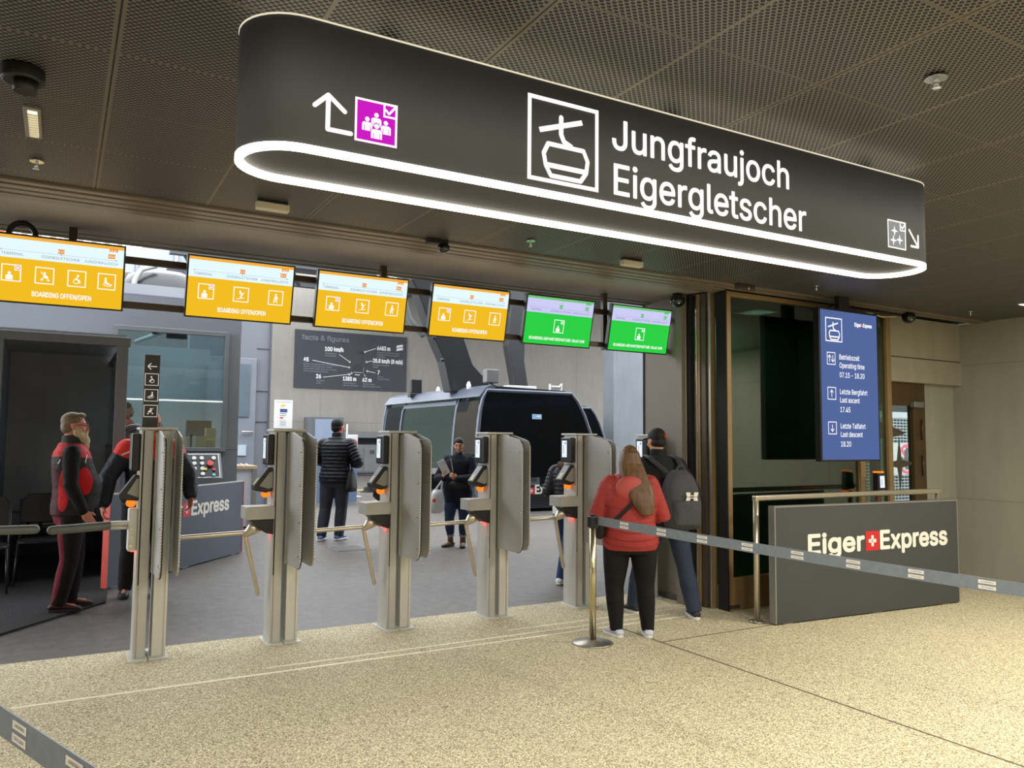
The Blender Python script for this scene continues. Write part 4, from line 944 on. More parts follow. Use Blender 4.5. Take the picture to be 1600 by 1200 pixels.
# antennas, cameras and lamps on the roof
for (x, y, z, kind) in ((8.25, 15.3, 2.73, 'lamp'), (7.98, 18.9, 2.70, 'bracket'), (8.2, 18.0, 2.7, 'knob'), (8.0, 15.9, 2.7, 'knob'), (9.36, 15.2, 2.73, 'bar')):
    if kind == 'lamp': MB().box((x-.16, y-.1, z+.10), (x+.16, y+.1, z+.40)).box((x-.04, y-.04, z-.02), (x+.04, y+.04, z+.1)).build('roof_lamp', m_bin, g1, bevel=.02)
    if kind == 'bracket': MB().box((x-.2, y-.1, z-.05), (x+.2, y+.1, z+.06)).box((x-.16, y-.08, z+.06), (x+.14, y+.08, z+.42)).build('roof_camera', m_blk, g1, bevel=.02)
    if kind == 'knob': MB().lathe([(.03, 0), (.05, .1), (.055, .16), (.02, .24)], (x, y, z-.05), 12).build('roof_antenna', m_white, g1)
    if kind == 'bar': MB().box((x-.75, y-.05, z-.02), (x-.0, y+.2, z+.06)).build('roof_hatch', m_white, g1, bevel=.02)
MB().tube([(9.75, 15.2, 2.72), (9.75, 15.2, 2.86), (9.78, 15.2, 2.80), (10.0, 15.2, 2.80), (10.05, 15.2, 2.88), (10.05, 15.2, 2.72)], .03, 8).build('roof_grip', m_white, g1)
arm = [(6.72, 5.15), (6.88, 4.86), (7.30, 3.85), (7.55, 3.36), (7.72, 2.66), (9.12, 2.66), (9.05, 2.80), (8.62, 3.02), (8.29, 3.33), (7.97, 4.15), (7.70, 5.0), (7.62, 5.9), (6.60, 5.9)]
MB().prism([(x, 16.25, z) for x, z in arm], (0, .42, 0)).build('hanger_arm', m_gsteel, g1, bevel=.03)
MB().tube([(6.45, 16.4, 5.6), (6.5, 16.4, 5.05), (6.72, 16.4, 4.3), (7.05, 16.4, 3.95)], .075, 10).build('cable_hose', M('hose_grey', (104, 106, 108), .5, noise=(4, .1)), g1)
for q in ((7.52, 3.38), (7.30, 3.88)): MB().ell((q[0]-.02, 16.25, q[1]), (.05, .05, .05), 8, 6).build('arm_bolt', m_gsteel, g1)
g2 = gondola(14.25, 21.2, 26.0, 'dark gondola cabin behind the first one, only its curved edge and slim arm showing', False, 'gondola cabins')
arm2 = [(12.85, 6.6), (12.75, 5.4), (12.72, 4.7), (12.95, 3.6), (13.1, 2.66), (13.75, 2.66), (13.52, 3.3), (13.36, 4.2), (13.40, 5.4), (13.50, 6.6)]
MB().prism([(x, 22.4, z) for x, z in arm2], (0, .4, 0)).build('hanger_arm', m_gsteel, g2, bevel=.03)

# ------------------------------------------------------------------ facts board and notices on the concrete
m_fact = M('facts_slate', (54, 57, 64), .5, noise=(2, .04)); m_factt = M('facts_title', (104, 106, 112), .5, noise=(4, .03)); m_factd = M('facts_dark', (44, 46, 54), .5, noise=(4, .05)); m_factw = M('facts_white', (222, 224, 226), .5, noise=(4, .02)); m_factg = M('facts_grey', (150, 153, 160), .5, noise=(4, .02))
t = thing('facts_board', 'slate grey facts and figures board on the concrete wall of the hall', 'sign', (10.9, 32.97, 3.66))
MB().box((8.39, 32.92, 3.68), (13.42, 32.99, 6.14)).build('panel', m_fact, t)
A = Art((8.39, 32.915, 3.68), (1, 0, 0), (0, 0, 1), .004)
A.text('facts & figures', .28, 2.05, .20, m_factt, 2, bold=.03, width=2.05); A.build('title', t)
FB = lambda: Art((8.39, 32.915, 3.68), (1, 0, 0), (0, 0, 1), .004)
A = FB()
for tx, x, y, w, ln, h in (('100 km/h', 1.28, 1.62, .80, 2, .17), ('6483 m', 3.62, 1.80, .60, 3, .17), ('45', .38, 1.12, .20, 4, .17), ('28.8 km/h (8 m/s)', 3.44, 1.24, 1.38, 2, .17), ('26', .93, .43, .20, 2, .17), ('1385 m', 2.10, .38, .58, 2, .17), ('62 m', 2.98, .37, .40, 2, .17), ('7', 3.66, .72, .09, 2, .17)):
    A.text(tx, x, y, h, m_factw, 2, bold=.03, width=w); A.build('figure', t); A = FB()
small = ((1.28, 1.52, ('Windstabilit\u00e4t', 'Wind stability')), (3.62, 1.70, ('L\u00e4ngste 3S-Bahn der Alpen', 'Longest 3S tricable gondola', 'of the Alps')), (.38, 1.02, ('Kabinen mit Sitzheizung und Verglasung', 'WLAN und Infotainment-System', 'Cabins with heated seats and windows', 'wifi and infotainment system')),
    (3.44, 1.14, ('Fahrgeschwindigkeit', 'Speed')), (.93, .33, ('Sitzpl\u00e4tze', 'Seats')), (2.10, .28, ('H\u00f6hendifferenz', 'Altitude difference')), (2.98, .27, ('H\u00f6chste St\u00fctze', 'Highest support tower')), (3.66, .62, ('St\u00fctzen', 'Support towers')))
for x, y, ls in small:
    for k, l in enumerate(ls): A.text(l, x, y-.03-.10*k, .058, m_factg, 2)
A.build('captions', t); A = FB()
for a, b in (((1.90, 1.50), (2.38, 1.20)), ((.75, 1.18), (2.36, .96)), ((1.22, .48), (2.36, .66)), ((2.36, .60), (2.48, .72)), ((3.10, .60), (3.02, .72)), ((3.56, .78), (3.18, .84)), ((3.40, 1.30), (3.14, 1.24)), ((3.55, 1.86), (3.06, 1.68))):
    A.line([a, b], .022, m_factw, 2, False); A.circ(b[0], b[1], .042, m_factw, 2, 12); A.circ(b[0], b[1], .02, m_fact, 3, 10)
A.build('callout_lines', t); A = FB()
A.poly([(2.54, .62), (2.98, .62), (3.06, .72), (3.06, .98), (2.98, 1.04), (2.54, 1.04), (2.50, .8)], m_factd, 2); A.rect(2.56, .74, 2.96, .78, m_factg, 3); A.rect(3.0, .68, 3.02, 1.0, m_factg, 3); A.rect(2.62, .64, 2.85, .67, m_factw, 3)
A.line([(2.62, 1.06), (2.88, 1.12), (2.98, 1.32), (2.95, 1.66)], .05, m_factd, 2); A.rect(2.72, 1.60, 2.98, 1.70, m_factd, 2)
A.build('cabin_picture', t); A = FB()
for k in (0, 1): A.poly([(4.52, 1.95-k*.14), (4.84, 2.02-k*.14), (4.82, 2.12-k*.14), (4.54, 2.06-k*.14)], m_factw, 2)
A.build('emblem', t)
t = thing('wall_notice', 'white paper notice with blue bars and a yellow logo on the concrete wall', 'notice', (8.0, 32.97, 1.95))
MB().box((7.62, 32.96, 1.96), (8.38, 32.99, 3.14)).build('sheet', m_white, t)
A = Art((7.62, 32.955, 1.96), (1, 0, 0), (0, 0, 1), .004); m_navy = M('navy_print', (36, 52, 120), .5, noise=(4, .03)); m_yl = M('yellow_print', (224, 186, 60), .5, noise=(4, .03))
A.poly([(.26, .88), (.44, .92), (.46, 1.0), (.28, .97)], m_yl, 2); A.rect(.24, .74, .54, .80, m_navy, 2); A.rect(.24, .67, .54, .73, m_navy, 2); A.rect(.24, .60, .50, .62, m_factd, 2); A.rect(.24, .52, .48, .54, m_factd, 2); A.rect(.24, .41, .38, .46, m_red, 2)
for k in range(6): A.rect(.24, .10+.04*k, .50, .112+.04*k, m_factg, 2)
A.rect(.06, 1.08, .70, 1.10, m_factg, 2); A.build('print', t)

# ------------------------------------------------------------------ bins, cabinet, stand, desk, panels
m_bin = M('bin_grey', (112, 114, 114), .5, .2, noise=(3, .05)); m_bindk = M('bin_dark', (60, 62, 64), .5, noise=(3, .05))
t = thing('recycling_station', 'grey three-door recycling station with a hooded top by the concrete wall', 'bin', (11.5, 32.2, 0))
MB().box((10.4, 31.9, .12), (12.58, 32.6, 1.30)).build('body', m_bin, t, bevel=.02); MB().box((10.45, 31.95, 0), (12.53, 32.55, .12)).build('plinth', m_bindk, t)
for k in range(3):
    dd = MB().box((10.45+k*.71, 31.87, .18), (11.12+k*.71, 31.90, 1.16)).build('bin_door', m_bin, t, bevel=.008); MB().box((10.70+k*.71, 31.86, .92), (10.90+k*.71, 31.87, 1.08)).build('pictogram', m_bindk, t)
MB().box((10.4, 32.4, 1.30), (12.58, 32.6, 1.70)).build('back_board', m_bindk, t); MB().box((10.4, 31.9, 1.30), (10.5, 32.6, 1.66)).box((12.48, 31.9, 1.30), (12.58, 32.6, 1.66)).build('side_cheek', m_bin, t)
MB().prism([(10.3, 31.75, 1.60), (10.3, 32.65, 1.60), (10.3, 32.65, 1.86), (10.3, 32.0, 1.86)], (2.36, 0, 0)).build('hood', m_bin, t)
MB().box((10.5, 31.95, 1.30), (12.48, 32.4, 1.33)).build('insert_shelf', m_bindk, t)
t = thing('wall_cabinet', 'tall grey cabinet with blue-grey door behind the man in the quilted jacket', 'cabinet', (9.6, 32.5, 0))
MB().box((8.87, 32.2, 0), (10.33, 32.99, 2.44)).build('carcass', M('cabinet_grey', (96, 100, 106), .5, noise=(3, .05)), t, bevel=.01); MB().box((9.12, 32.15, .1), (10.26, 32.2, 2.36)).build('door', M('cabinet_blue', (136, 148, 170), .5, noise=(3, .04)), t)
t = thing('sign_stand', 'slim white stand with a no-pedestrians sign on the hall floor', 'sign', (6.83, 20.5, 0))
MB().box((6.62, 20.35, 0), (7.08, 20.65, .025)).build('base', m_white, t); MB().cyl((6.83, 20.5, .02), (6.83, 20.5, 1.20), .045, n=14).build('pole', m_white, t)
MB().box((6.70, 20.44, 1.17), (6.97, 20.47, 1.67)).build('plate', m_white, t, bevel=.01); MB().cyl((6.68, 20.5, 1.1), (6.68, 20.5, 1.95), .02, n=8).build('side_rod', m_white, t)
A = Art((6.835, 20.437, 1.44), (1, 0, 0), (0, 0, 1), .003); m_pink = M('prohibition_red', (206, 48, 78), .5, noise=(4, .03)); A.ring(0, 0, .115, .022, m_pink, 2); A.circ(.0, .05, .02, m_blk, 1, 8); A.line([(0, .03), (0, -.03), (-.03, -.075)], .03, m_blk, 1); A.line([(0, -.02), (.035, -.075)], .025, m_blk, 1); A.line([(-.075, .075), (.075, -.075)], .022, m_pink, 3, False); A.build('prohibition_sign', t)
t = thing('service_desk', 'white service desk with a wooden top beside the booth', 'desk', (2.8, 14.6, 0))
MB().box((2.42, 14.3, .02), (3.0, 15.1, 1.02)).build('body', M('desk_white', (206, 210, 214), .5, noise=(2, .04)), t, bevel=.01); MB().box((2.40, 14.26, 1.02), (3.04, 15.14, 1.08)).build('worktop', M('oak_top', (200, 172, 138), .45, noise=(4, .1), stretch=(8, 1, 1)), t, bevel=.006); MB().box((2.96, 14.26, .02), (3.03, 14.30, 1.02)).build('corner_post', m_alu, t)
MB().box((2.9, 14.265, .0), (3.0, 14.3, .3)).build('skirt', m_alu, t)
for k in range(4):
    tag(MB().lathe([(.028, 0), (.034, .012), (.02, .03), (.004, .034)], (2.62+k*.085, 14.42, 1.08), 12).build('bell_button', m_white), 'small pale knob lying in a row on the wooden desk top', 'knob', 'knobs on the desk top')
t = thing('partition_panel', 'long waist-high blue-grey partition standing behind the service desk', 'partition', (5.0, 18.7, 0))
MB().box((3.80, 18.62, .02), (6.35, 18.72, 1.17)).build('panel', M('partition_blue', (104, 122, 152), .5, noise=(2, .04)), t); MB().box((3.76, 18.60, 0), (3.82, 18.74, 1.18)).build('end_post', m_alu, t); MB().box((3.76, 18.6, 1.17), (6.36, 18.74, 1.19)).build('top_cap', m_alu, t)
MB().box((4.12, 18.6, .62), (4.26, 18.62, .9)).build('white_letter', m_white, t)
# control console in front of the booth
t = thing('control_console', 'sloping control console with round buttons under the booth window', 'control panel', (1.86, 12.3, 0))
MB().prism([(1.50, 12.42, 0), (1.50, 12.05, 0), (1.50, 12.05, .98), (1.50, 12.30, 1.34), (1.50, 12.42, 1.34)], (.58, 0, 0)).build('cabinet', M('console_grey', (120, 124, 128), .5, noise=(3, .04)), t)
v = Vector((0, .25, .36)).normalized(); n_ = Vector((0, -v.z, v.y))
A = Art(Vector((1.53, 12.05, .98))+n_*.004, (1, 0, 0), v, .002); A.rect(0, .01, .52, .42, m_blk, 1); A.frame(0, .01, .52, .42, .012, m_factw, 2)
A.build('button_plate', t)
for r_ in range(4):
    for c_ in range(3 if r_ else 4):
        p = Vector((1.60+c_*.105+(.06 if c_ > 2 else 0), 12.05, .98))+v*(.34-r_*.09)+n_*.006; colr = m_white
        MB().cyl(p, p+n_*.02, .03, n=14).build('button', colr, t)
p = Vector((1.92, 12.05, .98))+v*.24+n_*.006; MB().cyl(p, p+n_*.04, .045, n=18).build('emergency_button', M('button_red', (206, 62, 40), .4, noise=(9, .03)), t)
for dx, dz, cc in ((-.07, .15, (226, 196, 60)), (.05, .14, (196, 40, 70)), (.04, .05, (120, 200, 190))):
    p = Vector((1.92+dx, 12.05, .98))+v*dz+n_*.006; MB().cyl(p, p+n_*.02, .022, n=12).build('button', M('button_%d' % cc[0], cc, .4, noise=(9, .03)), t)
# inside the booth
m_card = M('cardboard', (186, 156, 112), .8, noise=(5, .07))
tag(MB().box((1.68, 12.95, 1.385), (1.98, 13.25, 1.585)).build('cardboard_box', m_card, bevel=.004), 'large cardboard box on the booth sill', 'box'); tag(MB().box((1.985, 12.9, 1.385), (2.07, 13.1, 1.50)).build('cardboard_box', m_card, bevel=.004), 'small cardboard box beside the large one in the booth', 'box')
struct(MB().box((1.0, 12.72, 1.35), (2.28, 13.4, 1.385)).build('trim_16', m_dkroom))
tag(MB().box((1.99, 13.12, 1.385), (2.14, 13.25, 1.72)).build('paper_stack', M('kraft_stack', (206, 190, 140), .8, noise=(5, .06)), bevel=.004), 'upright kraft paper stack behind the small box in the booth', 'paper'); tag(MB().tube([(1.97, 12.94, 1.53), (2.08, 12.95, 1.54)], .014, 8).build('marker_pen', M('marker_yellow', (226, 214, 40), .5, noise=(9, .03))), 'yellow marker lying on the small cardboard box', 'pen')
t = thing('booth_monitor', 'dark monitor and phone behind the cardboard boxes in the booth', 'monitor', (1.85, 13.33, 1.385)); MB().box((1.72, 13.30, 1.44), (2.10, 13.36, 1.84)).build('screen', m_blk, t, bevel=.01); MB().box((1.86, 13.26, 1.385), (1.96, 13.38, 1.46)).build('foot', m_blk, t)
t = thing('ceiling_tube', 'slanting tube lamp under the booth ceiling', 'lamp', (1.3, 13.6, 3.2)); MB().tube([(1.45, 12.95, 3.24), (1.05, 14.6, 3.18)], .035, 10).build('tube', M('tube_grey', (150, 156, 162), .4, noise=(3, .05)), t); MB().box((1.2, 13.5, 3.2), (1.3, 13.6, 3.3)).build('holder', m_blk, t)
t = thing('speaker_box', 'small dark wall speaker under the booth ceiling', 'speaker', (1.5, 13.2, 3.15)); MB().box((1.36, 13.1, 3.10), (1.66, 13.2, 3.22)).build('housing', M('speaker_grey', (84, 88, 94), .5, noise=(4, .05)), t, bevel=.01); MB().cyl((1.5, 13.15, 3.22), (1.5, 13.15, 3.3), .02).build('bracket', m_blk, t)
mb = MB(); mb.ell((.93, 12.36, 1.52), (.235, .05, .235), 28, 14)
t = thing('clear_dome', 'clear round plastic dome behind the staff member at the swing gate', 'dome', (.93, 12.36, 1.28)); mb.build('bowl', GLASS('dome_clear', (225, 232, 236), .78, .05, .8), t)
for r_ in (.23, .20, .17): MB().tube([(.93+r_*math.cos(a*PI/16), 12.34, 1.52+r_*math.sin(a*PI/16)) for a in range(33)], .004, 6, cap='flat').build('rim', M('rim_white', (214, 218, 222), .4, noise=(6, .03)), t)
MB().box((.90, 12.38, 1.20), (.96, 12.46, 1.32)).build('bracket', m_alu, t)
# black mat, chairs and pipes in the niche
mp = [(-.9, 6.78), (.444, 8.472), (.55, 9.9), (.55, 12.2), (-1.55, 12.2), (-1.55, 7.4)]
tag(MB().prism([(x, y, -.003) for x, y in mp], (0, 0, .018)).build('floor_mat', m_mat), 'black ribbed mat under the bearded staff member', 'mat')
m_chair = M('chair_black', (26, 27, 30), .5, noise=(6, .1)); m_chfr = M('chair_frame', (70, 72, 74), .35, .6, noise=(9, .05))
t0 = None
for i, (x, y, lab) in enumerate(((-.12, 9.85, 'black stacking chair behind the bearded staff member'), (-.62, 9.5, 'black stacking chair at the very edge of the picture'))):
    if t0 is None:
        t = t0 = thing('stacking_chair', lab, 'chair', (x, y, .015), 0, 'stacking chairs in the niche'); X_ = XF[t.name]; P_ = lambda a, b, c: X_ @ Vector((a, b, c))
        mb = MB().ell((0, 0, 0), (1, 1, 1)); mb = MB().rings([(.43, 0, 0, .22, .21), (.455, 0, 0, .225, .215), (.465, 0, 0, .2, .19)], 24, p=4); mb.build('seat', m_chair, t, local=True)
        MB().prism([(-.21, .20, .62), (.21, .20, .62), (.205, .24, .86), (.15, .25, .93), (-.15, .25, .93), (-.205, .24, .86)], (0, .025, 0)).build('backrest', m_chair, t, local=True, bevel=.01)
        for sx in (-1, 1):
            MB().tube([(sx*.21, -.18, .44), (sx*.23, -.22, 0)], .011, 8, cap='flat').build('leg', m_chfr, t, local=True); MB().tube([(sx*.21, .24, .88), (sx*.21, .18, .44), (sx*.23, .24, 0)], .011, 8, cap='flat').build('leg', m_chfr, t, local=True)
    else: dup(t0, (x, y, .015), lab)
t = thing('pipe_rack', 'pair of thin steel pipes with cables along the back of the niche', 'pipes', (-.1, 12.1, .34))
for z in (.60, .42): MB().tube([(-.62, 12.05, z), (.45, 12.05, z)], .022, 10).build('pipe', m_steel, t)
MB().box((-.30, 11.98, .52), (-.02, 12.06, .66)).build('junction_box', m_blk, t, bevel=.01); MB().box((-.62, 12.0, .10), (-.58, 12.1, .66)).box((.42, 12.0, .10), (.46, 12.1, .66)).build('stand', m_bindk, t)
MB().tube([(-.3, 12.0, .5), (-.32, 11.97, .32), (-.22, 11.97, .22), (-.15, 11.97, .36), (-.2, 12.0, .52)], .016, 8).build('cable', m_blk, t)
# marks on the hall floor
m_ymark = M('yellow_marking', (214, 184, 60), .6, noise=(5, .08))
for (pts, lab) in ((((7.6, 23.2), (8.9, 23.2), (8.9, 23.45), (7.6, 23.45)), 'thin yellow floor line farthest from the gates'), (((7.55, 20.6), (7.95, 20.6), (9.0, 22.3), (8.6, 22.3)), 'broad slanting yellow floor mark'), (((6.95, 19.0), (7.9, 19.0), (7.9, 19.2), (6.95, 19.2)), 'thin yellow floor line nearest to the gates'), (((7.9, 13.6), (8.6, 13.5), (8.6, 13.75), (7.9, 13.85)), 'yellow platform edge mark below the gondola cabin')):
    tag(MB().prism([(x, y, -.006) for x, y in pts], (0, 0, .005)).build('floor_marking', m_ymark), lab, 'marking', 'yellow floor markings')
t = thing('floor_grate', 'small square drain cover in the hall floor behind the turnstile arm', 'drain', (3.66, 11.1, -.006)); MB().box((3.42, 10.8, -.006), (3.92, 11.35, .002)).build('cover', m_bin, t); MB().box((3.46, 10.85, .002), (3.88, 11.30, .004)).build('infill', M('drain_fill', (84, 82, 78), .7, noise=(9, .1)), t)

# ------------------------------------------------------------------ high background: parapet, ropeway plant, outbuildings
struct(MB().box((-8, 17.4, 4.36), (3.6, 17.6, 4.66)).build('wall_parapet', M('parapet_white', (140, 144, 150), .6, noise=(2, .05)))); struct(MB().box((-8, 17.38, 4.42), (3.6, 17.4, 4.45)).build('trim_17', M('purple_line', (96, 92, 116), .6, noise=(4, .05))))
t = thing('parked_vehicle_hood', 'dark curved glass canopy above the parapet between two amber screens', 'canopy', (1.9, 20.3, 4.7))
MB().rings([(4.7, 1.9, 20.5, .95, 1.0), (5.1, 1.9, 20.5, .92, .95), (5.35, 1.95, 20.5, .78, .8), (5.5, 2.0, 20.5, .5, .5)], 28, p=2.6).build('canopy', m_cabdk, t); MB().tube([(1.30, 19.55, 4.7), (1.32, 19.55, 5.1), (1.45, 19.6, 5.38), (1.75, 19.7, 5.52)], .06, 8).build('rib', m_alu, t); MB().box((-4, 20.4, 4.6), (1.1, 20.9, 5.15)).build('deck_housing', m_bindk, t); MB().box((-4, 20.3, 5.3), (4.2, 20.5, 5.42)).build('cross_beam', M('beam_tan', (116, 106, 88), .6, noise=(4, .08)), t)
t = thing('white_shed', 'pale metal-clad shed beyond the hall, above the parapet', 'building', (3.2, 30.4, 6.4)); MB().prism([(1.2, 30, 6.4), (4.6, 30, 6.4), (4.6, 30, 8.45), (2.75, 30, 8.5), (1.2, 30, 7.6)], (0, 3, 0)).build('wall', M('shed_white', (150, 157, 168), .6, noise=(2, .04)), t)
for x in (2.0, 2.12): MB().box((x, 29.97, 7.0), (x+.03, 30.0, 7.6)).build('pipe', m_bin, t)
MB().tube([(3.3, 29.9, 8.6), (3.35, 29.9, 7.4)], .07, 8).build('drain_pipe', m_alu, t); MB().box((1.2, 30.3, 0), (4.6, 32.6, 6.4)).build('base', m_bin, t)
t = thing('office_building', 'pale office building with window strips seen above the amber screen with the wheelchair icon', 'building', (-2, 45, 0)); MB().box((-14, 45, 0), (2.4, 50, 12.6)).build('wall', M('office_tan', (150, 138, 124), .7, noise=(2, .06)), t)
for k in range(14):
    x = -6+k*.6; MB().box((x, 44.95, 10.2), (x+.36, 45, 12.2)).build('window', M('office_window', (226, 236, 240), .2, noise=(.7, .25)), t)
MB().box((-4.2, 44.9, 11.3), (-2.75, 44.95, 11.75)).build('orange_panel', M('orange_panel', (232, 92, 50), .5, noise=(4, .03)), t)
t = thing('roof_truss', 'dark steel roof trusses above the hall behind the screens', 'truss', (6, 25, 6.5)); m_tr = M('truss_dark', (72, 76, 82), .5, .3, noise=(3, .08))
for z, y in ((7.02, 25), (6.55, 25.6)): MB().box((2.6, y, z), (10.4, y+.25, z+.16)).build('chord', m_tr, t)
for k in range(9): MB().tube([(3+k*.8, 25.1, 7.05), (3.4+k*.8, 25.6, 6.6)], .05, 8).build('brace', m_tr, t)
MB().box((10.25, 24.9, 6.55), (10.5, 25.9, 8.35)).build('hanger', m_tr, t); MB().box((4.6, 28, 7.9), (10.4, 30, 8.15)).build('purlin_deck', m_tr, t)
t = thing('ropeway_camera', 'grey ropeway drive unit hanging beside the curved gondola arm', 'machinery', (6.9, 17.5, 5.2)); MB().box((6.5, 17.4, 5.35), (7.9, 18.0, 6.2)).build('housing', m_alu, t, bevel=.06); MB().cyl((6.75, 17.35, 5.45), (6.75, 17.9, 5.45), .16, n=18).build('roller', m_white, t); MB().box((7.1, 17.5, 6.2), (7.4, 17.8, 8.6)).build('hanger', m_tr, t)

# ------------------------------------------------------------------ outside the bronze door
struct(MB().box((7.83, 6.0, -.12), (22, 20, -.02)).build('floor_outside', M('outside_paving', (130, 130, 128), .8, noise=(4, .1))))
t = thing('mesh_fence', 'pale grey metal mesh fence outside the bronze door', 'fence', (12, 8.2, -.02)); MB().box((8.9, 8.22, -.02), (17, 8.26, 2.05)).build('back_sheet', M('fence_back', (70, 75, 78), .6, noise=(3, .05)), t)
mb = MB()
for k in range(95): mb.box((9.0+k*.085, 8.19, 0), (9.015+k*.085, 8.205, 2.0))
for k in range(40): mb.box((9.0, 8.18, .03+k*.05), (17, 8.19, .045+k*.05))
g = mb.build('mesh_panel', M('fence_wire', (136, 141, 143), .5, .1, noise=(5, .04)), t); MB().box((8.9, 8.16, 2.0), (17, 8.28, 2.10)).build('top_rail', M('fence_rail', (150, 154, 156), .5, noise=(5, .04)), t)
t = thing('no_touching_sign', 'white prohibition sign with a red ring and a black hand outside the bronze door', 'sign', (12.3, 8.17, 1.05))
MB().box((11.93, 8.15, 1.05), (12.63, 8.175, 1.58)).build('plate', M('sign_plate', (160, 160, 158), .5, noise=(5, .03)), t); A = Art((12.36, 8.148, 1.315), (1, 0, 0), (0, 0, 1), .003); A.ring(0, 0, .25, .045, m_pink, 1, 32); A.line([(-.15, .15), (.15, -.15)], .04, m_pink, 1, False)
A.poly([(-.05, -.17), (.10, -.17), (.14, -.02), (.12, .02), (-.08, .02), (-.10, -.02)], m_blk, 2)
for k, (x, y) in enumerate(((-.065, .14), (-.015, .18), (.04, .17), (.09, .12))): A.line([(x, 0), (x+.005, y)], .034, m_blk, 2)
A.line([(-.08, -.06), (-.15, .02)], .036, m_blk, 2); A.build('prohibition_sign', t)
# ------------------------------------------------------------------ people
SKIN = {'a': M('skin_light', (206, 152, 124), .55, noise=(9, .08), spec=.3), 'b': M('skin_tan', (196, 142, 108), .55, noise=(9, .08), spec=.3), 'c': M('skin_ruddy', (204, 134, 112), .55, noise=(9, .1), spec=.3)}
m_eye = M('eye_dark', (40, 30, 26), .3, noise=(20, .1)); m_brow = M('brow_dark', (52, 40, 32), .8, noise=(20, .1)); m_lip = M('lip', (166, 92, 84), .5, noise=(20, .08))
def cloth(key, rgb, rough=.8, bump=.5): return ZONES(key, rgb, [], rough)
def lerp(a, b, f): return tuple(x+(y-x)*f for x, y in zip(a, b))
TORSO = [(.76, .145, .105), (.84, .170, .125), (.92, .176, .128), (1.0, .160, .116), (1.08, .150, .112), (1.18, .156, .118), (1.28, .170, .122), (1.36, .178, .118), (1.41, .170, .104), (1.45, .120, .085), (1.49, .072, .070)]
